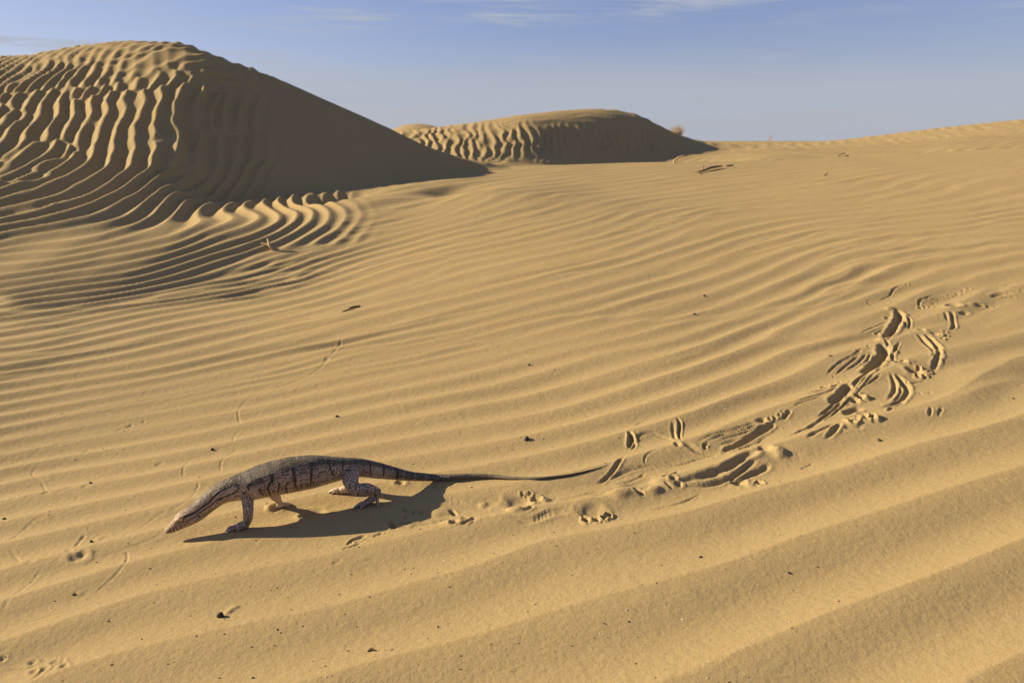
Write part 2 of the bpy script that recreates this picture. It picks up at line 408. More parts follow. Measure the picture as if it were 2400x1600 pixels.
def ripple_height(x, y, z0):
    r = np.hypot(x, y)
    az = np.degrees(np.arctan2(x, y))
    out = np.zeros_like(r)
    m = (r < 12.5) & (np.abs(az) < 75)
    X, Y, Z, R, AZ = x[m], y[m], z0[m], r[m], az[m]
    # noise stretched along the crests breaks up the lines
    u, v = X * 0.82 + Y * 0.57, -X * 0.57 + Y * 0.82
    jit = 0.20 * noise2(u / 1.1, v / 0.45, 3) + 0.08 * noise2(u / 0.4, v / 0.2, 4) + 0.025 * noise2(u / .15, v / .08, 9)
    ph = PH_NEAR(X, Y) + jit * sstep(1.2, 3.5, R)* 1.0 + 0.05 * noise2(u / .5, v / .25, 14)
    ph2 = ph * 1.13 + 0.35 * noise2(u / 1.6, v / 0.7, 6)
    mix = sstep(0.0, 0.30, noise2(u / 1.5, v / 0.7, 5)) * sstep(2.0, 3.6, R)
    amp = np.clip(AMP(X, Y), 0.3, 1.8) * (0.0162 - 0.0062 * sstep(1.7, 3.2, R) * sstep(-16, -8, AZ))
    amp = amp * np.clip(1.0 + 0.75 * noise2(u / 0.8, v / 0.22, 8) * sstep(1.5, 3.4, R), .15, 2) * sstep(0.3, 0.9, R)
    near = amp * (ripple(ph) * (1 - mix) + ripple(ph2) * mix)
    patch = sstep(-.15, .45, noise2(u / .9, v / .5, 25)) * sstep(1.8, 3.2, R)
    near += amp * patch * 0.55 * ripple(ph * 1.47 + (u * .9) + 0.5 * noise2(u / .35, v / .16, 26)) + 0.0016 * patch * noise2(u / .22, v / .07, 27)
    near = near * sstep(50, 34, np.abs(AZ)) + 0.012 * ripple(v / 0.2 + jit) * sstep(34, 50, np.abs(AZ))
    # the dune: steep ribs that run up its face, small ripples near its top
    rf = np.interp(AZ, FOOT_AZ, FOOT_R)
    on = sstep(-2.1, -1.75, R - rf + 0.7 * noise2(u / 1.2, v / .5, 22)) * sstep(-9.0, -14.0, AZ)
    on = np.maximum(on, sstep(-.1, .15, R - rf) * sstep(.8, -.5, AZ))
    jd = 0.42 * noise2(X / 0.9, Z / 0.5 + Y / 2.0, 11) + 0.22 * noise2(X / 0.32, Z / 0.16 + Y / 1.0, 12) + 0.035 * noise2(X / 0.12, Z / 0.07 + Y / .4, 23)
    phd = PH_DUNE(X, Y) + jd
    lee = sstep(-21, -13, AZ) * sstep(-.25, .1, R - rf)
    dm = sstep(0.15, 0.40, noise2(X / .7 + 3, Z / .35 + Y, 15)) * sstep(0.2, .6, Z)
    rib = (ripple(phd, True) * (1 - dm) + ripple(phd + 0.45 + .2 * noise2(X / .5, Y / .5, 16), True) * dm) * (0.021 + 0.025 * sstep(-1.0, 0.7, R - rf)) * (1 + 0.30 * noise2(X / 0.6, Z / 0.4, 13)) * (1 - 0.55 * lee)
    phl = (Z * 0.9 + X * 0.25 + Y * .1) / 0.085 + 0.9 * noise2(X / 0.6, Y / 0.6, 19)
    small_ph = (Y * 0.62 - X * 0.50) / 0.115 + 0.8 * noise2(X / 0.6, Y / 0.6, 17) + 0.45 * noise2(X / 0.22, Y / 0.22, 18)
    small = ripple(small_ph, True) * 0.024 * (1 + .6 * noise2(X / .3, Y / .3, 24))
    top = sstep(1.30, 2.0, Z + 0.28 * noise2(X / .7, Y / .7, 21) + 0.03 * (AZ + 25) * (AZ > -25))
    rib = rib * (1 - sstep(0.45, 0.9, lee)) + 0.004 * ripple(phl, True) * sstep(0.45, 0.9, lee)
    top = top * (1 - sstep(.3, .8, lee))
    dune = rib * (1 - top) + small * top
    out[m] = near * (1 - on) + dune * on
    # second dune and the far ground
    m = (r >= 10.5) & (r < 40) & (np.abs(az) < 75)
    X, Y, Z, R = x[m], y[m], z0[m], r[m]
    ph = (X * 0.985 + Y * 0.17) / 0.20 - Z * 1.1 + 0.65 * noise2(X / 0.7, Z / 0.3, 31) + 0.35 * noise2(X / 0.3, Z / 0.14, 32)
    sm = (Y * 0.75 - X * 0.35) / 0.22 + 0.6 * noise2(X / 0.8, Y / 0.8, 33)
    d2 = sstep(.05, .35, noise2(X / .55, Z / .25, 35))
    ph = ph + .45 * d2
    k = sstep(0.35, 0.55, Z) * sstep(1.30, 0.85, Z + .15 * noise2(X / .5, Y, 36)) * sstep(14.5, 16, R) * sstep(4.2, 3.0, X)
    t = 0.042 * ripple(ph, True) * k * (1 + .4 * noise2(X / .5, Z / .3, 34)) + 0.02 * ripple(sm) * (1 - k)
    out[m] = out[m] * sstep(13.5, 11.5, R) + t * sstep(11.5, 13.5, R)
    out += 0.004 * noise2(x / 0.55, y / 0.4, 41) * sstep(0.4, 1.0, r)
    return out

# ------------------------------------------------------------------ marks in the sand
MARKS = []
def surface_height(x, y):
    x, y = np.asarray(x, float), np.asarray(y, float)
    z0 = base_height(x, y)
    h = z0 + ripple_height(x, y, z0)
    for f in MARKS: f(x, y, h)
    return h
def hz(x, y): return float(surface_height(np.array([float(x)]), np.array([float(y)]))[0])
def on_ground(px, py):
    x, y = ground_xy(px, py)[0]
    for _ in range(4):                                   # settle on the rippled surface
        z = hz(x, y)
        v = pix_dir(px, py)
        if math.hypot(x, y) > 5.0: break
        k = (z - HC) / v[2]
        x, y = v[0] * k, v[1] * k
    return Vector((x, y, hz(x, y)))
def smooth_line(p, n):
    """Catmull-Rom through the points"""
    p = np.asarray(p, float)
    if len(p) == 2: return p[0] + (p[1] - p[0]) * np.linspace(0, 1, n)[:, None]
    q = np.concatenate([[2 * p[0] - p[1]], p, [2 * p[-1] - p[-2]]])
    t = np.linspace(0, len(p) - 1 - 1e-9, n)
    i = t.astype(int); f = (t - i)[:, None]
    a, b, c, d = q[i], q[i + 1], q[i + 2], q[i + 3]
    return 0.5 * (2 * b + (c - a) * f + (2 * a - 5 * b + 4 * c - d) * f ** 2 + (3 * b - a - 3 * c + d) * f ** 3)

STROKES, DENTS = [], []
def frame(x0, y0, k): return lambda *pts: [(x0 + x / k, y0 + y / k) for x, y in pts]
SOFT = 1.0
def groove(pts, width, depth, rim=0.35, taper=0.25): STROKES.append((pts, width, depth * SOFT, rim * 0.7, taper))
def dent(c, rx, ry, depth, rim=0.3, ang=0.0): DENTS.append((c, rx, ry, depth * SOFT, rim * 0.75, ang))

def make_groove(line, width, depth, rim, taper, seed):
    L = smooth_line(line, max(8, 7 * len(line)))
    seg = np.diff(L, axis=0)
    sl = np.hypot(seg[:, 0], seg[:, 1]) + 1e-9
    acc = np.concatenate([[0], np.cumsum(sl)]); tot = acc[-1]
    pad = width * 3.2
    lo, hi = L.min(0) - pad, L.max(0) + pad
    def f(x, y, h):
        m = np.nonzero((x > lo[0]) & (x < hi[0]) & (y > lo[1]) & (y < hi[1]))[0]
        if not len(m): return
        X, Y = x[m], y[m]
        best = np.full(len(m), 1e9); par = np.zeros(len(m))
        for k in range(len(seg)):
            t = np.clip(((X - L[k, 0]) * seg[k, 0] + (Y - L[k, 1]) * seg[k, 1]) / sl[k] ** 2, 0, 1)
            d = np.hypot(X - L[k, 0] - t * seg[k, 0], Y - L[k, 1] - t * seg[k, 1])
            b = d < best
            best = np.where(b, d, best); par = np.where(b, (acc[k] + t * sl[k]) / tot, par)
        env = sstep(0, taper, par) * sstep(0, taper, 1 - par) if taper > 0 else 1.0
        env = env * (1 + 0.35 * noise2(par * tot / 0.03 + seed * 7.1, np.full(len(m), seed * 3.7), 51))
        w = width * (1 + 0.25 * noise2(par * tot / 0.05 + seed * 3.3, np.full(len(m), seed * 1.9), 52)) * (0.55 + 0.45 * np.clip(env, 0, 1))
        q = best / w
        h[m] += env * depth * (-(1 - sstep(0.25, 1.0, q)) + rim * np.exp(-((q - 1.45) / 0.42) ** 2))
    return f

def make_dent(c, rx, ry, depth, rim, ang, seed):
    ca, sa = math.cos(ang), math.sin(ang)
    R = max(rx, ry) * 2.6
    def f(x, y, h):
        m = np.nonzero((np.abs(x - c[0]) < R) & (np.abs(y - c[1]) < R))[0]
        if not len(m): return
        X, Y = x[m] - c[0], y[m] - c[1]
        u, v = (X * ca + Y * sa) / rx, (-X * sa + Y * ca) / ry
        q = np.hypot(u, v) * (1 + 0.30 * noise2(x[m] / (0.9 * rx), y[m] / (0.9 * rx), 60 + seed))
        h[m] += depth * (-(1 - sstep(0.3, 1.0, q)) + rim * np.exp(-((q - 1.3) / 0.33) ** 2))
    return f

# --- trail of the lizard, read off the photograph part by part
A = frame(1400, 900, 4.704)
SOFT = 0.88
mm = 0.001
groove(A((1370, 715), (1530, 660), (1680, 580), (1850, 480), (1965, 425)), 11*mm, 12*mm, .45, .1)
for pts in (((1060, 665), (1250, 580), (1500, 510), (1750, 430), (1850, 415)), ((1300, 625), (1550, 550), (1800, 470), (1900, 430)), ((1320, 655), (1560, 592), (1750, 520)), ((1180, 640), (1400, 560), (1650, 490), (1820, 430))):
    groove(A(*pts), 5*mm, 4.5*mm, .5)
dent(A((1810, 412))[0], 16*mm, 12*mm, 10*mm)
for p in ((1900, 395), (1960, 380), (2010, 350), (2040, 330)): dent(A(p)[0], 6*mm, 8*mm, 5*mm, .8)
groove(A((2050, 385), (2080, 340), (2140, 300)), 7*mm, 8*mm)
groove(A((1200, 705), (1182, 670), (1240, 645)), 5*mm, 6*mm, .5)
groove(A((940, 650), (1100, 720), (1260, 740), (1370, 718)), 12*mm, 4*mm, .5)
groove(A((680, 930), (900, 870), (1100, 805), (1300, 752), (1550, 690)), 4*mm, 3.5*mm, .5)
groove(A((1000, 780), (1300, 765), (1550, 700), (1750, 640), (1830, 585), (2000, 520)), 4*mm, 4*mm, .6)
groove(A((870, 385), (908, 450), (902, 540), (920, 625)), 5*mm, 8*mm, .5)
groove(A((830, 420), (840, 520), (870, 610)), 6*mm, 3*mm, .4)
dent(A((880, 680))[0], 9*mm, 14*mm, 9*mm)
groove(A((342, 545), (375, 600), (348, 695)), 7*mm, 10*mm, .5)
groove(A((395, 590), (412, 655), (368, 712)), 5*mm, 5*mm, .6)
groove(A((410, 615), (500, 560), (600, 545), (720, 570), (800, 600), (860, 640)), 5*mm, 4*mm, .6)
groove(A((400, 460), (500, 410), (600, 388)), 4*mm, 3*mm)
groove(A((-60, 1100), (60, 1060), (170, 970), (250, 870), (320, 795)), 6*mm, 6*mm, .5)
groove(A((120, 1108), (300, 1080), (450, 1020), (545, 945)), 5*mm, 4*mm, .5)
groove(A((560, 912), (700, 890), (850, 870), (1000, 842)), 4*mm, 3*mm, .5)
groove(A((560, 900), (520, 850), (560, 790), (680, 740), (850, 735)), 4*mm, 2.5*mm, .6)
for k in range(5): groove(A((40 + 40*k, 1075 - 22*k), (200 + 55*k, 1015 - 22*k), (330 + 60*k, 930 - 8*k), (500 + 50*k, 900 - 8*k)), 4*mm, 2*mm, .5)
groove(A((1960, 700), (1800, 722), (1650, 790), (1500, 885), (1300, 975), (1050, 1045), (880, 1105)), 15*mm, 10*mm, .4)
groove(A((1900, 805), (1750, 835), (1620, 925), (1480, 1010), (1250, 1085), (900, 1132)), 8*mm, 5*mm, .5)
groove(A((1910, 850), (1820, 920), (1660, 985), (1500, 1045)), 9*mm, 6*mm, .4)
groove(A((1700, 850), (1580, 950), (1400, 1050), (1150, 1120)), 5*mm, 3*mm, .6)
dent(A((1550, 1045))[0], 18*mm, 20*mm, 9*mm, .3)
dent(A((1790, 1065))[0], 9*mm, 14*mm, 7*mm, .7)
dent(A((1680, 1080))[0], 16*mm, 22*mm, -5*mm, .1)
dent(A((895, 1108))[0], 10*mm, 12*mm, 8*mm)
dent(A((2010, 760))[0], 24*mm, 30*mm, -9*mm, .15)
dent(A((1850, 715))[0], 20*mm, 22*mm, 8*mm, .3)
groove(A((540, 1388), (800, 1330), (1000, 1260), (1190, 1150)), 5*mm, 3.5*mm, .5)
groove(A((650, 1395), (850, 1345), (1040, 1275), (1180, 1190)), 4*mm, 2*mm, .5)
groove(A((715, 1035), (800, 980)), 4*mm, 4*mm); groove(A((775, 1035), (910, 958)), 5*mm, 6*mm)
dent(A((270, 1225))[0], 40*mm, 26*mm, -8*mm, .1)
groove(A((395, 1172), (460, 1208), (525, 1232)), 8*mm, 9*mm, .4)
dent(A((500, 1110))[0], 46*mm, 34*mm, 7*mm, .3)
groove(A((730, 1095), (790, 1130), (840, 1160)), 4*mm, 5*mm)
dent(A((620, 1180))[0], 22*mm, 24*mm, -6*mm, .1)
dent(A((840, 1060))[0], 10*mm, 12*mm, 6*mm, .6)
for k in range(4): groove(A((-300 + 40*k, 1290 - 40*k), (0, 1265 - 33*k), (200, 1190 - 15*k), (420, 1150 - 20*k)), 5*mm, 3*mm, .5)
groove(A((2230, 915), (2300, 880), (2400, 830)), 4*mm, 3*mm)

B = frame(1750, 700, 4.704)
groove(B((1660, 120), (1690, 190), (1640, 290), (1580, 385), (1510, 435)), 17*mm, 17*mm, .45, .12)
groove(B((1490, 505), (1520, 590), (1470, 670), (1390, 750), (1250, 820)), 19*mm, 17*mm, .4, .15)
groove(B((1135, 955), (1080, 1035), (1000, 1105), (920, 1160)), 15*mm, 15*mm, .4, .15)
groove(B((1510, 435), (1545, 500), (1550, 580), (1480, 690), (1390, 760), (1290, 850), (1210, 950), (1140, 1050), (1020, 1155), (850, 1290), (700, 1400), (400, 1550)), 6*mm, 6*mm, .6, .08)
groove(B((1450, 730), (1330, 855), (1240, 965), (1150, 1090), (1050, 1180), (880, 1310), (600, 1480)), 5*mm, 4*mm, .6, .1)
groove(B((1360, 810), (1250, 890), (1140, 990), (1010, 1120), (900, 1210), (760, 1300)), 5*mm, 5*mm, .6, .1)
groove(B((1500, 760), (1400, 850), (1290, 960), (1170, 1110), (1080, 1200)), 4*mm, 3*mm, .6, .1)
groove(B((1640, 320), (1590, 420), (1560, 470), (1590, 560), (1600, 660)), 5*mm, 4*mm, .6)
groove(B((1700, 170), (1740, 240), (1760, 320)), 5*mm, 4*mm, .6)
for pts in (((875, 850), (930, 780), (1050, 690), (1200, 610), (1300, 545)), ((970, 835), (1080, 745), (1250, 622)), ((1080, 790), (1230, 700), (1330, 600)), ((1030, 720), (1150, 655), (1280, 590)), ((1200, 760), (1320, 690), (1370, 600))):
    groove(B(*pts), 5*mm, 5*mm, .6)
dent(B((958, 842))[0], 6*mm, 6*mm, 6*mm); dent(B((1235, 590))[0], 10*mm, 9*mm, 8*mm); dent(B((1340, 545))[0], 7*mm, 7*mm, 6*mm, .8)
groove(B((1250, 515), (1380, 530)), 4*mm, 3*mm)
for pts in (((660, 1055), (800, 990), (960, 930)), ((700, 1065), (900, 995), (1100, 930)), ((470, 1185), (700, 1110), (900, 1045), (1110, 945)), ((480, 1215), (650, 1150), (860, 1085)), ((760, 1040), (900, 1010), (1010, 960))):
    groove(B(*pts), 5*mm, 4.5*mm, .6)
dent(B((865, 970))[0], 13*mm, 10*mm, 10*mm, .5)
for p in ((950, 945), (1025, 920), (1070, 912)): dent(B(p)[0], 5*mm, 8*mm, 6*mm, .9)
for pts in (((1235, 410), (1350, 335), (1580, 240)), ((1320, 400), (1450, 335), (1590, 262)), ((1400, 400), (1500, 340), (1570, 300)), ((1290, 370), (1400, 310), (1560, 235))): groove(B(*pts), 4*mm, 3.5*mm, .6)
dent(B((1560, 210))[0], 13*mm, 16*mm, 9*mm, .5); dent(B((1440, 382))[0], 10*mm, 8*mm, 7*mm, .6); dent(B((1500, 380))[0], 10*mm, 8*mm, 6*mm, .6)
dent(B((1470, 455))[0], 20*mm, 24*mm, -8*mm, .1); dent(B((1570, 120))[0], 26*mm, 20*mm, -8*mm, .1)
dent(B((1930, 352))[0], 15*mm, 16*mm, 11*mm, .5); dent(B((2080, 390))[0], 18*mm, 20*mm, 11*mm, .4)
for p in ((2140, 400), (2185, 360), (2190, 405), (2160, 445)): dent(B(p)[0], 7*mm, 10*mm, 7*mm, 1.1)
groove(B((1885, 390), (1960, 475), (2050, 560), (2080, 610)), 9*mm, 5*mm, .5)
groove(B((1965, 385), (2050, 470), (2110, 560), (2110, 650), (2055, 795)), 11*mm, 8*mm, .6, .15)
groove(B((1930, 440), (2020, 530), (2060, 620), (2010, 690)), 5*mm, 4*mm, .6)
dent(B((1700, 722))[0], 22*mm, 16*mm, 11*mm, .5, .3)
dent(B((1850, 800))[0], 26*mm, 30*mm, 13*mm, .4)
for p in ((1890, 850), (1960, 790), (1900, 780), (2010, 800), (1960, 840)): dent(B(p)[0], 7*mm, 11*mm, 7*mm, 1.2)
groove(B((1640, 835), (1740, 930), (1775, 1010), (1700, 1105), (1560, 1175), (1430, 1182)), 11*mm, 7*mm, .6, .12)
groove(B((1580, 825), (1630, 920), (1625, 1020), (1540, 1115)), 8*mm, 5*mm, .6)
groove(B((1690, 940), (1700, 1020), (1640, 1100), (1540, 1150)), 5*mm, 4*mm, .6)
groove(B((1780, 1090), (1680, 1165), (1600, 1200), (1550, 1262)), 6*mm, 6*mm, .6)
groove(B((1760, 880), (1790, 920), (1900, 900), (2000, 880)), 5*mm, 5*mm, .5)
dent(B((1245, 1080))[0], 13*mm, 18*mm, 11*mm, .5); dent(B((1195, 1115))[0], 13*mm, 16*mm, 9*mm, .3)
dent(B((1320, 1085))[0], 13*mm, 18*mm, -8*mm, .1)
groove(B((1075, 1265), (1180, 1215), (1300, 1190)), 14*mm, 10*mm, .5)
for p in ((1140, 1355), (1200, 1365), (1320, 1345), (1385, 1340), (1290, 1310), (1170, 1390)): dent(B(p)[0], 9*mm, 12*mm, 8*mm, .9)
groove(B((1110, 1330), (1230, 1290), (1350, 1270)), 6*mm, 4*mm, .5)
dent(B((1425, 1340))[0], 9*mm, 24*mm, -8*mm, .1)
groove(B((1045, 1385), (960, 1480), (860, 1560)), 8*mm, 7*mm, .6); groove(B((1000, 1380), (800, 1480), (640, 1560)), 8*mm, 5*mm, .5)
groove(B((1050, 1440), (1180, 1440), (1310, 1425)), 9*mm, 5*mm, .4)
groove(B((1700, 475), (1650, 540), (1608, 645), (1632, 715)), 6*mm, 7*mm, .5)
groove(B((1490, 850), (1400, 910), (1250, 995)), 4*mm, 5*mm, .5)
groove(B((1640, 742), (1760, 690), (1900, 655), (2035, 610)), 4*mm, 4*mm, .5)
groove(B((2032, 1215), (2014, 1292)), 5*mm, 5*mm, .6); groove(B((2160, 1210), (2120, 1260), (2130, 1290)), 5*mm, 3*mm, .8)
groove(B((1900, 1010), (1940, 1045)), 4*mm, 2.5*mm); groove(B((2010, 1005), (2035, 1035)), 4*mm, 2.5*mm)

E = frame(1900, 650, 4.48)
dent(E((1500, 305))[0], 34*mm, 24*mm, 17*mm, .4, .2); dent(E((1610, 372))[0], 26*mm, 16*mm, 11*mm, .3, .5)
dent(E((1680, 290))[0], 22*mm, 20*mm, -8*mm, .1); dent(E((1770, 290))[0], 18*mm, 14*mm, 7*mm, .6)
groove(E((1475, 360), (1495, 440), (1505, 510), (1465, 552)), 8*mm, 8*mm, .6, .15)
groove(E((1410, 370), (1440, 450)), 8*mm, 4*mm, .5)
groove(E((690, 262), (760, 222), (830, 188), (875, 128), (960, 90), (1150, 70)), 5*mm, 6*mm, .5)
groove(E((575, 262), (630, 235)), 4*mm, 3*mm); groove(E((580, 265), (690, 308)), 4*mm, 3.5*mm, .8)
groove(E((1138, 310), (1150, 250), (1250, 208), (1330, 183)), 6*mm, 7*mm, .5)
for k in range(4): groove(E((1170 + 15*k, 262 + 12*k), (1320, 215 + 14*k), (1450, 188 + 12*k), (1600, 140 + 14*k)), 4*mm, 3.5*mm, .6)
for p in ((1450, 185), (1660, 118), (1600, 140), (1540, 172), (1150, 318), (1200, 305), (1255, 302)): dent(E(p)[0], 8*mm, 11*mm, 6*mm, .9)
groove(E((1865, 100), (1950, 105), (2100, 72), (2300, 30)), 5*mm, 5*mm, .5)
groove(E((1880, 215), (2000, 182), (2160, 168)), 14*mm, 8*mm, .5)
groove(E((1900, 235), (2050, 205), (2240, 195)), 5*mm, 3*mm, .5)
groove(E((1000, 380), (1042, 460), (1030, 548)), 6*mm, 6*mm, .6); dent(E((1040, 430))[0], 8*mm, 9*mm, 6*mm, .8)
groove(E((1060, 420), (1200, 400), (1330, 375)), 4*mm, 2*mm, .5)
for p in ((1860, 300), (1940, 298), (2210, 150)): dent(E(p)[0], 8*mm, 10*mm, 4*mm, 1.)

D = frame(750, 1120, 3.136)
SOFT = 0.82
dent(D((455, 332))[0], 24*mm, 20*mm, -6*mm, .1); groove(D((510, 308), (530, 335), (562, 358)), 8*mm, 9*mm, .4)
for p, a, b in (((690, 250), 7, 8), ((745, 248), 7, 8), ((628, 286), 5, 5), ((635, 312), 16, 14), ((630, 240), 6, 6)): dent(D(p)[0], a*mm, b*mm, 6*mm, .6)
dent(D((885, 245))[0], 30*mm, 20*mm, -6*mm, .1); groove(D((958, 230), (985, 252), (1010, 262)), 7*mm, 8*mm, .4)
dent(D((985, 328))[0], 10*mm, 12*mm, 9*mm, .5); dent(D((930, 330))[0], 20*mm, 16*mm, -5*mm, .1)
groove(D((1035, 352), (1090, 325), (1155, 292)), 7*mm, 8*mm, .7); groove(D((1060, 300), (1080, 285)), 10*mm, 5*mm, .4); groove(D((1110, 340), (1175, 300)), 5*mm, 4*mm, .7)
for k in range(3): groove(D((580, 372 - 9*k), (750, 350 - 9*k), (880, 318 - 8*k), (1000, 280 - 4*k)), 4*mm, 3*mm, .6)
dent(D((1470, 172))[0], 36*mm, 36*mm, 8*mm, .35); dent(D((1590, 152))[0], 13*mm, 14*mm, 10*mm, .5)
for p in ((1490, 120), (1520, 125), (1545, 118)): dent(D(p)[0], 6*mm, 8*mm, 4*mm, .9)
dent(D((1430, 240))[0], 24*mm, 20*mm, -6*mm, .1); groove(D((1490, 252), (1530, 240), (1570, 215)), 7*mm, 6*mm, .6)
dent(D((1660, 160))[0], 18*mm, 16*mm, -5*mm, .3)
for k in range(4): groove(D((1330 + 30*k, 296 + 11*k), (1550, 296 + 9*k), (1700, 250 + 9*k), (1860, 232 + 6*k)), 6*mm, 3*mm, .6)
for k in range(4): groove(D((1680, 185 + 9*k), (1900, 130 + 13*k), (2100, 92 + 14*k), (2300, 80 + 10*k)), 5*mm, 3.5*mm, .6)
dent(D((2000, 240))[0], 30*mm, 30*mm, 6*mm, .3)
for p in ((1955, 300), (2035, 300), (2090, 288), (2120, 275)): dent(D(p)[0], 8*mm, 10*mm, 7*mm, .9)
groove(D((1920, 270), (1965, 300)), 5*mm, 4*mm); groove(D((2060, 300), (2150, 250)), 5*mm, 4*mm, .8)
for k in range(3): groove(D((185 + 10*k, 492 - 4*k), (260, 448 - 6*k), (345, 413 - 3*k)), 5*mm, 4.5*mm, .5)
groove(D((145, 532), (230, 510), (312, 474)), 5*mm, 5*mm, .5); groove(D((382, 424), (470, 390)), 5*mm, 4.5*mm, .5); groove(D((430, 420), (500, 395)), 4*mm, 2.5*mm, .5)
groove(D((85, 625), (165, 602)), 4*mm, 3*mm); groove(D((-20, 505), (45, 495)), 4*mm, 2*mm)
dent(D((590, 45))[0], 14*mm, 10*mm, 8*mm, .4)
groove(D((780, 40), (850, 62), (960, 42), (1020, 12)), 4*mm, 3*mm, .5)
groove(D((1070, 60), (1100, 78), (1250, 75), (1430, 58)), 4*mm, 3.5*mm, .5)
for k in range(3): groove(D((740, 165 + 12*k), (900, 162 + 8*k), (1110, 180 + 9*k)), 6*mm, 2*mm, .5)
dent(D((1200, 190))[0], 14*mm, 14*mm, -4*mm, .2)
dent(D((-40, 260))[0], 28*mm, 22*mm, 6*mm, .4); dent(D((-110, 275))[0], 14*mm, 14*mm, 5*mm, .6)

F = frame(0, 880, 3.36)
SOFT = 0.52
for pts in (((2300, 60), (2120, 110), (2000, 155), (1900, 230), (1875, 290), (1890, 370), (1925, 392)), ((1905, 415), (1845, 460), (1838, 525)), ((1890, 550), (1800, 622), (1742, 690), (1738, 755)), ((1500, 655), (1452, 720), (1438, 795)),
            ((1550, 820), (1562, 870), (1500, 970), (1400, 1040), (1250, 1100), (1100, 1190), (880, 1310)), ((1300, 1240), (1180, 1290), (1000, 1350), (760, 1420)), ((612, 925), (600, 970), (500, 1042), (300, 1130), (150, 1240), (45, 1335)),
            ((320, 825), (345, 870), (360, 925)), ((310, 700), (255, 745), (262, 790), (320, 830)), ((0, 1005), (300, 945), (620, 880), (1000, 790), (1300, 690)), ((75, 1350), (120, 1420), (170, 1470)), ((992, 1370), (1000, 1410), (985, 1470)),
            ((0, 735), (90, 690), (190, 640)), ((700, 870), (960, 800))):
    groove(F(*pts), 3.6*mm, 2.6*mm, .4, .15)
for pts in (((395, 568), (470, 540), (640, 505)), ((900, 440), (1000, 402), (1060, 378)), ((990, 415), (1050, 385)), ((635, 607), (705, 580)), ((1215, 702), (1290, 684)), ((635, 895), (715, 868)), ((325, 942), (390, 928)), ((1665, 582), (1750, 570)), ((1110, 370), (1150, 355))):
    groove(F(*pts), 7*mm, 5*mm, .4)
groove(F((680, 1235), (630, 1290), (588, 1352)), 6*mm, 4.5*mm, .5); dent(F((620, 1425))[0], 20*mm, 16*mm, 8*mm, .5); dent(F((655, 1400))[0], 12*mm, 12*mm, 5*mm, .5); dent(F((545, 1382))[0], 10*mm, 8*mm, 4*mm)
dent(F((240, 1470))[0], 12*mm, 10*mm, 4*mm); dent(F((120, 1270))[0], 8*mm, 8*mm, 4*mm)
G = frame(0, 1100, 3.136)
for pts in (((940, 600), (928, 680), (850, 765), (770, 830), (640, 930)), ((330, 705), (170, 860), (60, 960), (15, 1060)), ((30, 1460), (180, 1450), (300, 1425)), ((350, 1440), (270, 1530), (220, 1568)), ((150, 1110), (330, 1070), (520, 1010))): groove(G(*pts), 4*mm, 2.4*mm, .6)
for p in ((15, 1385), (440, 1410), (325, 1460), (250, 1480), (400, 1405), (470, 1450), (235, 1400)): dent(G(p)[0], 8*mm, 8*mm, 5*mm, .6)
groove(G((1640, 1062), (1700, 1010), (1770, 970)), 9*mm, -6*mm, -.1, .3); groove(G((545, 912), (620, 880)), 6*mm, -4*mm, -.2, .3); groove(G((690, 515), (770, 480)), 6*mm, -4*mm, -.2, .3)
# upper middle trail and the sand pushed up by the far fore foot
SOFT = 0.4
H_ = frame(600, 520, 3.267)
groove(H_((650, 890), (640, 940), (570, 1030), (500, 1110), (350, 1195), (60, 1310)), 6*mm, 4*mm, .5, .1)
groove(H_((480, 920), (640, 885)), 6*mm, 3*mm); groove(H_((510, 1090), (560, 1020)), 7*mm, 5*mm)
groove(H_((1180, 1560), (1290, 1500)), 4*mm, 2.5*mm)
SOFT = 1.0
Z1 = frame(360, 1030, 3.92)
dent(Z1((1085, 640))[0], 22*mm, 20*mm, -9*mm, .0); dent(Z1((1120, 655))[0], 12*mm, 9*mm, 4*mm, .5); dent(Z1((1060, 610))[0], 8*mm, 6*mm, 4*mm, .4)

_flat = [p for s in STROKES for p in s[0]] + [d[0] for d in DENTS]
_gw = ground_xy([p[0] for p in _flat], [p[1] for p in _flat])
_k = 0
for n, (pts, w, d, rm, tp) in enumerate(STROKES):
    MARKS.append(make_groove(_gw[_k:_k + len(pts)], w, d, rm, tp, n)); _k += len(pts)
for n, (c, rx, ry, d, rm, an) in enumerate(DENTS):
    MARKS.append(make_dent(_gw[_k], rx, ry, d, rm, an, n)); _k += 1

# ------------------------------------------------------------------ materials
def new_mat(name):
    m = bpy.data.materials.new(name)
    m.use_nodes = True
    nt = m.node_tree
    return m, nt, nt.nodes, nt.links, nt.nodes['Principled BSDF']

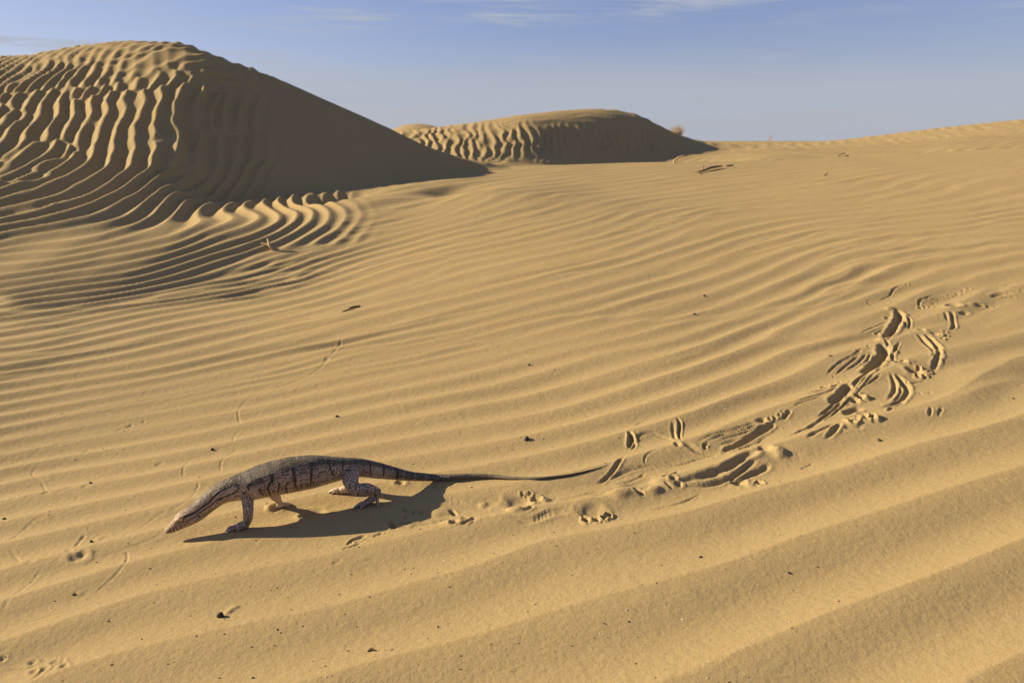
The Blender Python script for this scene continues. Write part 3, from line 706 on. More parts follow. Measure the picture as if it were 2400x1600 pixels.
def sand_material():
    m, nt, N, L, bsdf = new_mat('sand')
    tc = N.new('ShaderNodeTexCoord')
    def noise(scale, detail, rough=0.6):
        n = N.new('ShaderNodeTexNoise')
        n.inputs['Scale'].default_value = scale; n.inputs['Detail'].default_value = detail; n.inputs['Roughness'].default_value = rough
        L.new(tc.outputs['Object'], n.inputs['Vector'])
        return n.outputs['Fac']
    def ramp(v, a, b, c0, c1):
        n = N.new('ShaderNodeMapRange')
        n.inputs['From Min'].default_value = a; n.inputs['From Max'].default_value = b
        n.inputs['To Min'].default_value = c0; n.inputs['To Max'].default_value = c1
        L.new(v, n.inputs['Value'])
        return n.outputs[0]
    def mix(kind, f, a, b):
        n = N.new('ShaderNodeMixRGB'); n.blend_type = kind
        for i, v in enumerate((f, a, b)):
            if isinstance(v, (int, float)): n.inputs[i].default_value = v
            elif isinstance(v, tuple): n.inputs[i].default_value = v
            else: L.new(v, n.inputs[i])
        return n.outputs[0]
    c = mix('MIX', ramp(noise(1.1, 4), .35, .65, 0, 1), (.304, .227, .112, 1), (.324, .243, .121, 1))
    c = mix('MIX', ramp(noise(420, 2, .8), .3, .7, 0, 1), c, (.334, .245, .114, 1))
    grain = mix('MULTIPLY', 1.0, c, ramp(noise(260, 3, .9), .25, .75, .84, 1.16))
    grain = mix('MULTIPLY', 1.0, grain, ramp(noise(900, 1, .9), .25, .75, .86, 1.14))
    # single dark grains
    v = N.new('ShaderNodeTexVoronoi'); v.inputs['Scale'].default_value = 95
    L.new(tc.outputs['Object'], v.inputs['Vector'])
    spot = ramp(v.outputs['Distance'], .10, .17, 1, 0)
    sel = N.new('ShaderNodeSeparateColor'); L.new(v.outputs['Color'], sel.inputs[0])
    pick = ramp(sel.outputs[0], .955, .965, 0, .55)
    mm = N.new('ShaderNodeMath'); mm.operation = 'MULTIPLY'; L.new(spot, mm.inputs[0]); L.new(pick, mm.inputs[1])
    grain = mix('MIX', mm.outputs[0], grain, (.07, .05, .035, 1))
    L.new(grain, bsdf.inputs['Base Color'])
    bsdf.inputs['Roughness'].default_value = 0.95
    bsdf.inputs['Specular IOR Level'].default_value = 0.12
    b1 = N.new('ShaderNodeBump'); b1.inputs['Strength'].default_value = 0.35; b1.inputs['Distance'].default_value = 0.0012
    L.new(noise(330, 3, .75), b1.inputs['Height'])
    b2 = N.new('ShaderNodeBump'); b2.inputs['Strength'].default_value = 0.5; b2.inputs['Distance'].default_value = 0.003
    L.new(noise(75, 3, .6), b2.inputs['Height'])
    L.new(b1.outputs[0], b2.inputs['Normal'])
    b3 = N.new('ShaderNodeBump'); b3.inputs['Strength'].default_value = 0.30; b3.inputs['Distance'].default_value = 0.006
    L.new(noise(26, 4, .6), b3.inputs['Height']); L.new(b2.outputs[0], b3.inputs['Normal'])
    L.new(b3.outputs[0], bsdf.inputs['Normal'])
    return m
SAND = sand_material()

# ------------------------------------------------------------------ terrain mesh: rings and spokes, dense where the photograph looks
def spread(knots):
    """knots: (start, step) ... (end, None)"""
    out = []
    for (a, s), (b, _) in zip(knots[:-1], knots[1:]):
        n = max(1, int(round((b - a) / s)))
        out += list(a + (b - a) * np.arange(n) / n)
    return np.array(out + [knots[-1][0]])
AZS = np.radians(spread(((-180, 6), (-90, 2.5), (-60, .6), (-40, .12), (-34.5, .076), (34.5, .12), (40, .6), (60, 2.5), (90, 6), (180, None))))[:-1]
LR = spread(((math.log(.35), .05), (math.log(.85), .008), (math.log(1.15), .0031), (math.log(3.4), .0033), (math.log(4.6), .0023), (math.log(9.3), .0045), (math.log(16.0), .0046), (math.log(20.5), .012), (math.log(30), .04), (math.log(3000), None)))
RS = np.exp(LR)
NA, NR = len(AZS), len(RS)
gx = (RS[:, None] * np.sin(AZS)[None]).ravel()
gy = (RS[:, None] * np.cos(AZS)[None]).ravel()
gz = surface_height(gx, gy)
VERT = np.stack([gx, gy, gz], 1)
i0 = np.arange(NR - 1)[:, None] * NA
j = np.arange(NA)[None]
j2 = (j + 1) % NA
QUAD = np.stack([i0 + j, i0 + NA + j, i0 + NA + j2, i0 + j2], -1).reshape(-1, 4)
# smooth normals for the whole sheet, kept where it is split into ground and dunes
e1 = VERT[QUAD[:, 2]] - VERT[QUAD[:, 0]]
e2 = VERT[QUAD[:, 3]] - VERT[QUAD[:, 1]]
fn = np.cross(e1, e2)
NRM = np.zeros_like(VERT)
for k in range(4):
    for c in range(3): NRM[:, c] += np.bincount(QUAD[:, k], weights=fn[:, c], minlength=len(VERT))
NRM *= np.sign(NRM[:, 2:3] + 1e-12)
NRM /= np.linalg.norm(NRM, axis=1)[:, None]

def mesh_from(name, verts, quads, normals=None):
    me = bpy.data.meshes.new(name)
    me.vertices.add(len(verts)); me.vertices.foreach_set('co', verts.astype(np.float32).ravel())
    me.loops.add(quads.size); me.loops.foreach_set('vertex_index', quads.astype(np.int32).ravel())
    me.polygons.add(len(quads)); me.polygons.foreach_set('loop_start', (np.arange(len(quads)) * quads.shape[1]).astype(np.int32))
    me.update(calc_edges=True)
    me.polygons.foreach_set('use_smooth', np.ones(len(quads), bool))
    if normals is not None: me.normals_split_custom_set_from_vertices(normals.astype(np.float32))
    me.update()
    return me
def tag(o, label, cat, group=None, kind=None):
    o['label'] = label; o['category'] = cat
    if group: o['group'] = group
    if kind: o['kind'] = kind
    return o
def link(name, me, mat=None, parent=None, loc=None):
    o = bpy.data.objects.new(name, me)
    COL.objects.link(o)
    if mat is not None and me is not None and not me.materials: me.materials.append(mat)
    if parent is not None: o.parent = parent
    if loc is not None: o.location = loc
    return o

fc = VERT[QUAD].mean(1)
f_r = np.hypot(fc[:, 0], fc[:, 1]); f_az = np.degrees(np.arctan2(fc[:, 0], fc[:, 1]))
part = np.zeros(len(QUAD), int)
part[(f_az > -62) & (f_az < FOOT_AZ[-1]) & (f_r > np.interp(f_az, FOOT_AZ, FOOT_R)) & (f_r < 14.5)] = 1
p2 = (f_az > -16) & (f_az < np.degrees(math.atan2(1640 - 1200, 1900))) & (f_r > 15.6) & (f_r < 24) & (fc[:, 2] > 0.34)
part[p2] = 2
part[(np.hypot((fc[:, 0] + 4.6) / 5.5, (fc[:, 1] - 43) / 5.5) < 1)] = 3
TERRAIN = {0: ('ground', 'rippled golden sand ground under the lizard, reaching to the horizon', 'sand'),
           1: ('dune', 'large dune with deeply ribbed face and wide shaded lee slope', 'dune'),
           2: ('dune', 'smaller dune behind the large one, half in shadow, beside a dry bush', 'dune'),
           3: ('dune', 'low far dune peeking out between the two shaded dunes', 'dune')}
for k, (nm, lab, cat) in TERRAIN.items():
    q = QUAD[part == k]
    ids, inv = np.unique(q, return_inverse=True)
    me = mesh_from(nm, VERT[ids], inv.reshape(-1, 4)[:, ::-1], NRM[ids])
    o = link(nm, me, SAND)
    tag(o, lab, cat, kind='structure')
print('terrain quads', len(QUAD))

# ------------------------------------------------------------------ monitor lizard
def hashed_rng(seed): return random.Random(seed)
# ground line below the spine, and the vertical sheet that stands on it
GA, GB = on_ground(388, 1266), on_ground(1060, 1117)
AX = Vector((GB.x - GA.x, GB.y - GA.y, 0)).normalized()           # head -> tail
LATV = Vector((AX.y, -AX.x, 0))                                    # towards the camera
if LATV.y > 0: LATV = -LATV
def at_lat(px, py, lat):
    """point of a pixel's sight line on the upright sheet that runs along the spine, lat metres towards the camera"""
    v = Vector(pix_dir(px, py)); o = Vector((0, 0, HC))
    k = ((Vector((GA.x, GA.y, 0)) + LATV * lat - o).dot(LATV)) / v.dot(LATV)
    return o + v * k
def ppm(p): return FPX / (p.y * math.cos(PITCH) - (p.z - HC) * math.sin(PITCH))
def z1(x, y): return (360 + x / 3.92, 1030 + y / 3.92)
def z4(x, y): return (900 + x / 3.92, 960 + y / 3.92)
# centre line and half thickness (photo detail pixels), width/height of the section
SP = [(104, 850, 7, 1.1), (116, 843, 20, 1.15), (150, 823, 38, 1.10), (200, 790, 57, 1.02), (262, 746, 75, .95), (320, 712, 83, .93), (400, 666, 87, .92), (500, 582, 91, .92), (620, 497, 99, .95), (760, 447, 119, 1.0),
      (900, 415, 148, 1.04), (1050, 370, 163, 1.08), (1250, 328, 170, 1.12), (1450, 297, 160, 1.12), (1600, 280, 131, 1.08), (1750, 265, 102, 1.0), (1900, 260, 86, .92), (2050, 283, 78, .9), (2200, 310, 61, .88), (2352, 335, 44, .85)]
SPINE = []
for x, y, r, wr in SP:
    p = at_lat(*z1(x, y), 0.0)
    SPINE.append([p, r / 3.92 / ppm(p), wr, x])
for x, y, r in ((360, 618, 39), (500, 622, 33), (620, 619, 31), (800, 610, 27), (1000, 612, 23), (1200, 628, 16), (1400, 629, 14), (1550, 617, 13), (1700, 598, 11), (1850, 566, 8), (1960, 536, 6), (2055, 505, 3)):
    px, py = z4(x, y)
    g = on_ground(px, py + r / 3.92 * 0.9)
    rr = r / 3.92 / ppm(g)
    k = max(0.0, 1 - (x - 360) / 260)                        # lifts off the sand towards the hips
    p = at_lat(px, py, 0.0) * k + Vector((g.x, g.y, g.z + rr * 0.86)) * (1 - k)
    SPINE.append([p, rr, .88, x + 2116.8])
PTS = np.array([tuple(s[0]) for s in SPINE]); RAD = np.array([s[1] for s in SPINE]); WID = np.array([s[2] for s in SPINE]); XPH = np.array([s[3] for s in SPINE])
def resample(n):
    t = np.linspace(0, len(PTS) - 1, n)
    P = smooth_line(PTS, n)
    base = np.arange(len(PTS))
    def sm(a):
        v = np.interp(t, base, a)
        return v
    return P, sm(RAD), sm(WID), sm(XPH)
SPN = 460
CP_, CR, CW, CX = resample(SPN)
kern = np.ones(9) / 9
for _ in range(2):
    CRs = np.convolve(np.pad(CR, 4, mode='edge'), kern, 'valid'); CR = np.concatenate([CR[:14], CRs[14:]])
TAN = np.gradient(CP_, axis=0); TAN /= np.linalg.norm(TAN, axis=1)[:, None]
SIDE = np.cross(TAN, np.array([0, 0, 1.0])); SIDE /= np.linalg.norm(SIDE, axis=1)[:, None]
if SIDE[SPN // 3] @ np.array(LATV) < 0: SIDE = -SIDE
UPV = np.cross(SIDE, TAN); UPV *= np.sign(UPV[:, 2:3])

def ring_loft(bm, centers, side, up, ra, rb, n=28, belly=0.0):
    rows = []
    for c, s, u, a, b in zip(centers, side, up, ra, rb):
        row = []
        for k in range(n):
            t = 2 * math.pi * k / n
            x, y = math.cos(t), math.sin(t)
            y2 = y if y > 0 else y * (1 - belly)
            row.append(bm.verts.new(Vector(c + s * (a * x) + u * (b * y2))))
        rows.append(row)
    for r0, r1 in zip(rows[:-1], rows[1:]):
        for k in range(n): bm.faces.new((r0[k], r0[(k + 1) % n], r1[(k + 1) % n], r1[k]))
    bm.faces.new(rows[0][::-1]); bm.faces.new(rows[-1])

def limb(bm, nodes, n=14, steps=7):
    """tapered tube through (point, radius) with rounded ends"""
    P = smooth_line([tuple(p) for p, _ in nodes], steps * (len(nodes) - 1) + 1)
    R = np.interp(np.linspace(0, len(nodes) - 1, len(P)), range(len(nodes)), [r for _, r in nodes])
    T = np.gradient(P, axis=0); T /= np.linalg.norm(T, axis=1)[:, None] + 1e-12
    P2, R2, T2 = [], [], []
    for a in (80, 55, 28):
        P2.append(P[0] - T[0] * R[0] * math.sin(math.radians(a)) * 0.9); R2.append(R[0] * math.cos(math.radians(a))); T2.append(T[0])
    P2 += list(P); R2 += list(R); T2 += list(T)
    for a in (28, 55, 80):
        P2.append(P[-1] + T[-1] * R[-1] * math.sin(math.radians(a)) * 0.9); R2.append(R[-1] * math.cos(math.radians(a))); T2.append(T[-1])
    s = np.cross(T2[0], np.array([0.3, 0.2, 1.0])); s /= np.linalg.norm(s)
    S, U = [], []
    for t in T2:
        s = s - t * (s @ t); s /= np.linalg.norm(s) + 1e-12
        S.append(s.copy()); U.append(np.cross(t, s))
    ring_loft(bm, P2, S, U, R2, R2, n)

bm = bmesh.new()
e26 = math.radians(26)
RB = CR / np.sqrt(np.cos(e26) ** 2 + (CW * np.sin(e26)) ** 2)     # half height, so that the seen half thickness is CR
RA = RB * CW
ring_loft(bm, CP_, SIDE, UPV, RA, RB, 36, 0.06)
def spine_at(x): 
    i = int(np.argmin(np.abs(CX - x))); return Vector(CP_[i]), CR[i], Vector(SIDE[i]), Vector(UPV[i])
# brow ridges and jaw corners give the head its planes
for sgn in (1, -1):
    c, r, s_, u_ = spine_at(275)
    limb(bm, [(c + s_ * sgn * r * .62 + u_ * r * .62 - Vector(TAN[30]) * r * .6, r * .20), (c + s_ * sgn * r * .70 + u_ * r * .66, r * .26), (c + s_ * sgn * r * .66 + u_ * r * .60 + Vector(TAN[30]) * r * .7, r * .18)], 10, 4)
    c, r, s_, u_ = spine_at(390)
    limb(bm, [(c + s_ * sgn * r * .62 - u_ * r * .25 - Vector(TAN[40]) * r * .7, r * .32), (c + s_ * sgn * r * .66 - u_ * r * .20, r * .40), (c + s_ * sgn * r * .5 - u_ * r * .15 + Vector(TAN[40]) * r * .8, r * .3)], 10, 4)

LIMBS = []          # axis nodes kept for colouring
CLAWS = []
def px_r(r, p): return r / 3.92 / ppm(p)
def add_limb(nodes):
    limb(bm, nodes); LIMBS.append(nodes)
def toe(root, r0, tip_px, r1=0.0022, arch=0.006, sink=0.0012, claw=True):
    g = on_ground(*z1(*tip_px))
    tip = Vector((g.x, g.y, g.z + r1 - sink))
    mid = root.lerp(tip, .5); mid.z = max(min(mid.z, hz(mid.x, mid.y) + r0 * 1.6), hz(mid.x, mid.y) + r0 * .8) + arch * .4
    q = root.lerp(tip, .8); q.z = hz(q.x, q.y) + r1 + arch * .25
    nodes = [(root, r0), (mid, r0 * .86), (q, (r0 + r1) * .5), (tip, r1)]
    limb(bm, nodes, 10, 5); LIMBS.append(nodes)
    if claw: CLAWS.append((tip, (tip - q).normalized(), r1))
def knuckle(root, r0, pts, r1=0.0022, claw=True):
    nodes = [(root, r0)] + [(p, r0 + (r1 - r0) * (i + 1) / len(pts)) for i, p in enumerate(pts)]
    limb(bm, nodes, 10, 5); LIMBS.append(nodes)
    if claw: CLAWS.append((nodes[-1][0], (nodes[-1][0] - nodes[-2][0]).normalized(), r1))
def lat_of(p): return (p - Vector((GA.x, GA.y, 0))).dot(LATV)

# near fore leg
foot = on_ground(*z1(846, 818)); lf = lat_of(foot)
c, r, s_, u_ = spine_at(850)
sh = c + LATV * r * .55 - u_ * r * .25
p1 = at_lat(*z1(866, 585), lf * .80 + .004); p2 = at_lat(*z1(869, 655), lf + .004); p3 = at_lat(*z1(866, 725), lf + .002); p4 = at_lat(*z1(851, 788), lf)
add_limb([(sh, px_r(66, sh)), (p1, px_r(52, p1)), (p2, px_r(47, p2)), (p3, px_r(43, p3)), (p4, px_r(28, p4))])
palm = on_ground(*z1(796, 822)); palm.z += .008
add_limb([(p4, px_r(27, p4)), (Vector((foot.x, foot.y, foot.z + .011)), .0098), (palm, .0095)])
for tp, a in (((655, 838), .006), ((688, 848), .004), ((700, 818), .008), ((742, 806), .008), ((772, 846), .003)): toe(palm + Vector((0, 0, -.001)), .0062, tp, arch=a)
# far fore leg
foot = on_ground(*z1(1158, 634)); lf = lat_of(foot)
c, r, s_, u_ = spine_at(1000)
sh = c - LATV * r * .55 - u_ * r * .45
p1 = at_lat(*z1(1105, 505), lf * .75); p2 = at_lat(*z1(1146, 560), lf); p3 = at_lat(*z1(1163, 612), lf)
add_limb([(sh, px_r(60, sh)), (p1, px_r(48, p1)), (p2, px_r(32, p2)), (p3, px_r(22, p3)), (Vector((foot.x, foot.y, foot.z + .006)), .0068)])
palm = Vector((foot.x, foot.y, foot.z + .006))
for tp, a in (((1268, 598), .006), ((1236, 612), .006), ((1205, 592), .005), ((1112, 612), .004), ((1135, 640), .002)): toe(palm, .0045, tp, arch=a)
# near hind leg
ball = on_ground(*z1(1950, 600)); lf = lat_of(ball)
c, r, s_, u_ = spine_at(1815)
hip = c + LATV * r * .55 - u_ * r * .05
p1 = at_lat(*z1(1808, 365), lf * .75); kn = at_lat(*z1(1852, 452), lf + .012); p3 = at_lat(*z1(1965, 447), lf + .010); an = at_lat(*z1(2055, 478), lf)
add_limb([(hip, px_r(74, hip)), (p1, px_r(76, p1)), (kn, px_r(58, kn)), (p3, px_r(50, p3)), (an, px_r(38, an))])
mt = at_lat(*z1(1998, 560), lf - .002); mt.z = max(mt.z, hz(mt.x, mt.y) + .010)
add_limb([(an, px_r(36, an)), (at_lat(*z1(2035, 520), lf), px_r(30, an)), (mt, .0090), (Vector((ball.x, ball.y, ball.z + .0065)), .0070)])
b2 = Vector((ball.x, ball.y, ball.z + .006))
for tp, a in (((1838, 632), .004), ((1862, 614), .005), ((1900, 640), .003), ((1915, 606), .005)): toe(b2, .0052, tp, arch=a)
g5 = on_ground(*z1(2066, 618))
knuckle(at_lat(*z1(2048, 525), lf + .004), .0055, [at_lat(*z1(2058, 572), lf + .008), Vector((g5.x, g5.y, g5.z + .002))])
knuckle(at_lat(*z1(2075, 495), lf - .004), .0045, [at_lat(*z1(2096, 505), lf - .008), at_lat(*z1(2106, 522), lf - .010)], .0016)
# far hind leg
foot = on_ground(*z1(1790, 487)); lf = lat_of(foot)
c, r, s_, u_ = spine_at(1815)
hip = c - LATV * r * .55 - u_ * r * .1
p1 = at_lat(*z1(1830, 372), lf * .8); p2 = at_lat(*z1(1852, 430), lf)
add_limb([(hip, px_r(66, hip)), (p1, px_r(48, p1)), (p2, px_r(34, p2)), (Vector((foot.x, foot.y, foot.z + .011)) + AX * .012, .011)])
b3 = on_ground(*z1(1735, 490)); b3.z += .009
add_limb([(Vector((foot.x, foot.y, foot.z + .011)) + AX * .012, .011), (Vector((foot.x, foot.y, foot.z + .010)), .0105), (b3, .0085)])
for tp, a in (((1608, 492), .012), ((1642, 497), .012), ((1682, 498), .010), ((1725, 499), .008)): toe(b3, .0056, tp, arch=a)
toe(b3, .0050, (1640, 470), arch=.008)

bmesh.ops.recalc_face_normals(bm, faces=bm.faces)
me0 = bpy.data.meshes.new('body_source'); bm.to_mesh(me0); bm.free()
tmp = bpy.data.objects.new('body_source', me0); COL.objects.link(tmp)
md = tmp.modifiers.new('r', 'REMESH'); md.mode = 'VOXEL'; md.voxel_size = 0.0015; md.use_smooth_shade = True
m2 = tmp.modifiers.new('s', 'SMOOTH'); m2.factor = 0.5; m2.iterations = 3
body_me = bpy.data.meshes.new_from_object(tmp.evaluated_get(bpy.context.evaluated_depsgraph_get()))
body_me.name = 'body'
bpy.data.objects.remove(tmp); bpy.data.meshes.remove(me0)
nv = len(body_me.vertices)
V = np.zeros(nv * 3, np.float32); body_me.vertices.foreach_get('co', V); V = V.reshape(-1, 3).astype(float)

# --- colouring: every point gets a place along the spine (sx, in detail pixels) and an angle round it (phi)
si = np.zeros(nv, int); sdist = np.zeros(nv)
for a in range(0, nv, 8000):
    d = ((V[a:a + 8000, None] - CP_[None]) ** 2).sum(-1)
    si[a:a + 8000] = d.argmin(1); sdist[a:a + 8000] = np.sqrt(d.min(1))
rel = V - CP_[si]
up_, sd_ = (rel * UPV[si]).sum(1), (rel * SIDE[si]).sum(1)
PHI = np.arctan2(up_, np.abs(sd_))                       # 0 flank, +90 back, -90 belly
NEARSIDE = sd_ > 0
along = (rel * TAN[si]).sum(1)
pxm = np.gradient(CX) / np.linalg.norm(np.gradient(CP_, axis=0), axis=1)      # detail pixels per metre along the spine
SX = CX[si] + along * pxm[si]
RV = CR[si]
lscore = np.full(nv, 9.0)
for nodes in LIMBS:
    for (a, ra), (b, rb) in zip(nodes[:-1], nodes[1:]):
        a_, b_ = np.array(a), np.array(b); ab = b_ - a_
        t = np.clip(((V - a_) @ ab) / (ab @ ab + 1e-12), 0, 1)
        d = np.linalg.norm(V - a_ - t[:, None] * ab, axis=1) / (ra + (rb - ra) * t)
        lscore = np.minimum(lscore, d)
bscore = sdist / RV
LEG = sstep(-.12, .12, bscore - lscore - 0.05)           # 1 on the limbs
def to_sx(x, y):
    """detail pixel on the near flank -> (sx, phi)"""
    q = np.array(z1(x, y)); C2 = to_pix(CP_)
    i = int(np.argmin(((C2 - q) ** 2).sum(1)))
    t2 = to_pix(CP_[min(i + 2, SPN - 1)]) - to_pix(CP_[max(i - 2, 0)]); t2 /= np.linalg.norm(t2)
    n2 = np.array([t2[1], -t2[0]])
    if n2[1] > 0: n2 = -n2                              # up in the picture
    v = ((q - C2[i]) @ n2) / (CR[i] * ppm(Vector(CP_[i])))
    return CX[i], math.asin(max(-.98, min(.98, v))) + e26 * .9
MM_SX = 1.0 / pxm[si]
dark = np.zeros(nv); olive = np.zeros(nv)
def paint(target, pts, w0, w1=None, soft=0.6):
    """stroke through detail pixels; widths in detail pixels"""
    w1 = w0 if w1 is None else w1
    L = smooth_line([to_sx(*p) for p in pts], 6 * len(pts))
    best = np.full(nv, 1e9); wid = np.full(nv, float(w0))
    for k in range(len(L) - 1):
        ax, ay = (SX - L[k, 0]) * MM_SX, (PHI - L[k, 1]) * RV
        bx, by = (L[k + 1, 0] - L[k, 0]) * MM_SX, (L[k + 1, 1] - L[k, 1]) * RV
        t = np.clip((ax * bx + ay * by) / (bx * bx + by * by + 1e-12), 0, 1)
        d = np.hypot(ax - t * bx, ay - t * by)
        b = d < best
        best = np.where(b, d, best); wid = np.where(b, w0 + (w1 - w0) * (k + t) / (len(L) - 1), wid)
    w = wid / 3.92 / 1060.0 * .52
    target[:] = np.maximum(target, 1 - sstep(1 - soft, 1 + soft, best / w))
for pts, w0, w1 in (([(1060, 225), (1085, 330), (1090, 375)], 46, 30), ([(1245, 190), (1270, 290), (1288, 370)], 46, 26), ([(1440, 180), (1440, 250), (1440, 320)], 38, 22), ([(1590, 180), (1597, 225), (1605, 275)], 30, 16),
                    ([(1725, 182), (1722, 225), (1720, 270)], 26, 18), ([(1835, 185), (1838, 220), (1840, 262)], 28, 20), ([(745, 345), (755, 370), (770, 400)], 44, 30)): paint(olive, pts, w0, w1)
for pts, w0, w1 in (([(1090, 375), (1050, 432), (1080, 512)], 22, 12), ([(1285, 365), (1300, 400), (1320, 442)], 20, 12), ([(1440, 320), (1425, 385), (1440, 412)], 16, 10), ([(1605, 275), (1628, 305), (1655, 335)], 14, 8),
                    ([(1965, 195), (1970, 270), (1985, 330)], 15, 11), ([(2095, 225), (2098, 280), (2100, 332)], 22, 17), ([(2225, 255), (2226, 310), (2225, 362)], 26, 22),
                    ([(300, 702), (430, 640), (540, 556), (620, 472), (690, 440), (760, 410), (786, 445), (760, 482), (690, 512), (620, 552)], 17, 13), ([(440, 668), (540, 602), (590, 556), (640, 530)], 12, 10), ([(470, 700), (560, 640), (640, 585)], 9, 7),
                    ([(905, 398), (872, 425), (876, 456)], 20, 18), ([(824, 492), (852, 478)], 15, 13), ([(985, 448), (998, 478), (1020, 505)], 20, 9), ([(1150, 400), (1148, 440), (1152, 490)], 16, 9), ([(1212, 418), (1222, 450), (1230, 486)], 14, 10),
                    ([(300, 708), (360, 682), (425, 650)], 10, 8), ([(335, 738), (370, 718), (412, 690)], 9, 8), ([(238, 765), (262, 748)], 9, 9), ([(428, 668), (436, 705)], 10, 10), ([(755, 530), (775, 508), (800, 520)], 10, 8),
                    ([(122, 848), (128, 858)], 8, 8), ([(138, 838), (145, 856)], 10, 10), ([(160, 822), (168, 848)], 11, 10), ([(190, 812), (196, 838)], 11, 9), ([(222, 800), (228, 826)], 11, 9), ([(258, 786), (266, 806)], 11, 9), ([(316, 742), (322, 756)], 11, 9), ([(300, 775), (306, 785)], 9, 9)):
    paint(dark, pts, w0, w1)
# dark tail rings
tl = sstep(2010, 2330, SX)
ringdark = 0.5 + 0.5 * np.cos((SX - 2225) / 118 * 2 * math.pi)
# reticulation, spots
U_, W_ = SX * MM_SX, PHI * RV
n1 = noise2(U_ / .0056, W_ / .0046, 71); n2 = noise2(U_ / .0034, W_ / .0032, 72); n3 = noise2(U_ / .012, W_ / .010, 73)
flank = sstep(900, 1020, SX) * sstep(2060, 1900, SX) * sstep(-.85, -.35, PHI) * sstep(1.3, .8, PHI)
spots = sstep(.06, .22, n1 * .8 + n2 * .5) * flank
neck_d = sstep(330, 420, SX) * sstep(1050, 860, SX) * sstep(.55, .85, PHI)
spots_n = sstep(-.15, .15, noise2(U_ / .0042, W_ / .0042, 74)) * neck_d
saddle = sstep(860, 900, SX) * sstep(1040, 1000, SX) * sstep(.1, .4, PHI)
def lerp3(a, b, t): return a * (1 - t[:, None]) + b * t[:, None]
col = np.tile(np.array([.46, .32, .22]), (nv, 1))
col = lerp3(col, np.array([.115, .085, .056]), sstep(.5, 1.0, PHI))
col = lerp3(col, np.array([.52, .39, .25]), sstep(-.25, -.9, PHI))
col = lerp3(col, np.array([.42, .28, .17]), sstep(520, 200, SX) * .6)
dorsal = sstep(.75, 1.05, PHI) * sstep(300, 420, SX) * sstep(2100, 1900, SX)
col = lerp3(col, np.array([.30, .235, .165]), dorsal * sstep(.0, .3, noise2(U_ / .0050, W_ / .0036, 75)) * .75)
col = col * (1 + .10 * n3[:, None])
col = lerp3(col, np.array([.075, .040, .027]), spots * .9)
col = lerp3(col, np.array([.05, .038, .024]), spots_n * .9)
col = lerp3(col, np.array([.07, .06, .037]), saddle * .75)
col = lerp3(col, np.array([.062, .055, .033]), np.clip(olive, 0, 1) * .9 * sstep(-.7, .1, PHI))
tailc = lerp3(np.tile(np.array([.07, .055, .045]), (nv, 1)), np.array([.30, .24, .19]), sstep(.12, .32, n2) * .7 * sstep(2900, 2500, SX))
tailc = lerp3(tailc, np.array([.33, .27, .21]), sstep(.93, 1.0, 0.5 + 0.5 * np.cos((SX - 2175) / 108 * 2 * math.pi)) * .8 * sstep(2860, 2600, SX))
tailc = lerp3(tailc, np.array([.155, .125, .085]), sstep(2650, 2900, SX) * .85)
tailc = lerp3(tailc, np.array([.05, .04, .03]), sstep(.2, .7, np.cos(SX / 17 * 2 * math.pi)) * sstep(2700, 2950, SX) * .55)
tailc = lerp3(tailc, np.array([.06, .03, .022]), sstep(3600, 4000, SX) * .8)
under = sstep(-.35, -.9, PHI) * sstep(3200, 2700, SX)
tailc = lerp3(tailc, np.array([.42, .31, .21]), under * .8)
tlm = np.clip(tl + .35 * tl * n1, 0, 1) * sstep(-.9, .2, PHI + .9 * tl)
col = lerp3(col, tailc, tlm)
col = lerp3(col, np.array([.03, .024, .017]), np.clip(dark, 0, 1) * (1 - .0 * tl))
# pale nose, eye surround
col = lerp3(col, np.array([.45, .36, .29]), sstep(170, 120, SX) * sstep(.1, .5, PHI) * .6)
legc = np.tile(np.array([.52, .40, .30]), (nv, 1))
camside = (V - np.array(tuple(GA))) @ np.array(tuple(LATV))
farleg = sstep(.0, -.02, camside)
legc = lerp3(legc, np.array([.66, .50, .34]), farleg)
zmin = V[:, 2] - surface_height(V[:, 0], V[:, 1])
legc = lerp3(legc, np.array([.50, .34, .26]), sstep(.022, .010, zmin) * (1 - farleg) * sstep(940, 900, SX))
col = lerp3(col, legc, LEG)
ret = LEG * (1 - farleg) * (1 - .55 * sstep(.016, .006, zmin))
ce = body_me.color_attributes.new('skin', 'FLOAT_COLOR', 'POINT')
buf = np.ones((nv, 4), np.float32); buf[:, :3] = np.clip(col, 0, 1); buf[:, 3] = np.clip(ret, 0, 1)
ce.data.foreach_set('color', buf.ravel())
at = body_me.attributes.new('along', 'FLOAT_VECTOR', 'POINT')
av = np.stack([SX * MM_SX * (1 - LEG) + V[:, 0] * LEG, W_ * (1 - LEG) + V[:, 1] * LEG, V[:, 2] * LEG], 1).astype(np.float32)
at.data.foreach_set('vector', av.ravel())

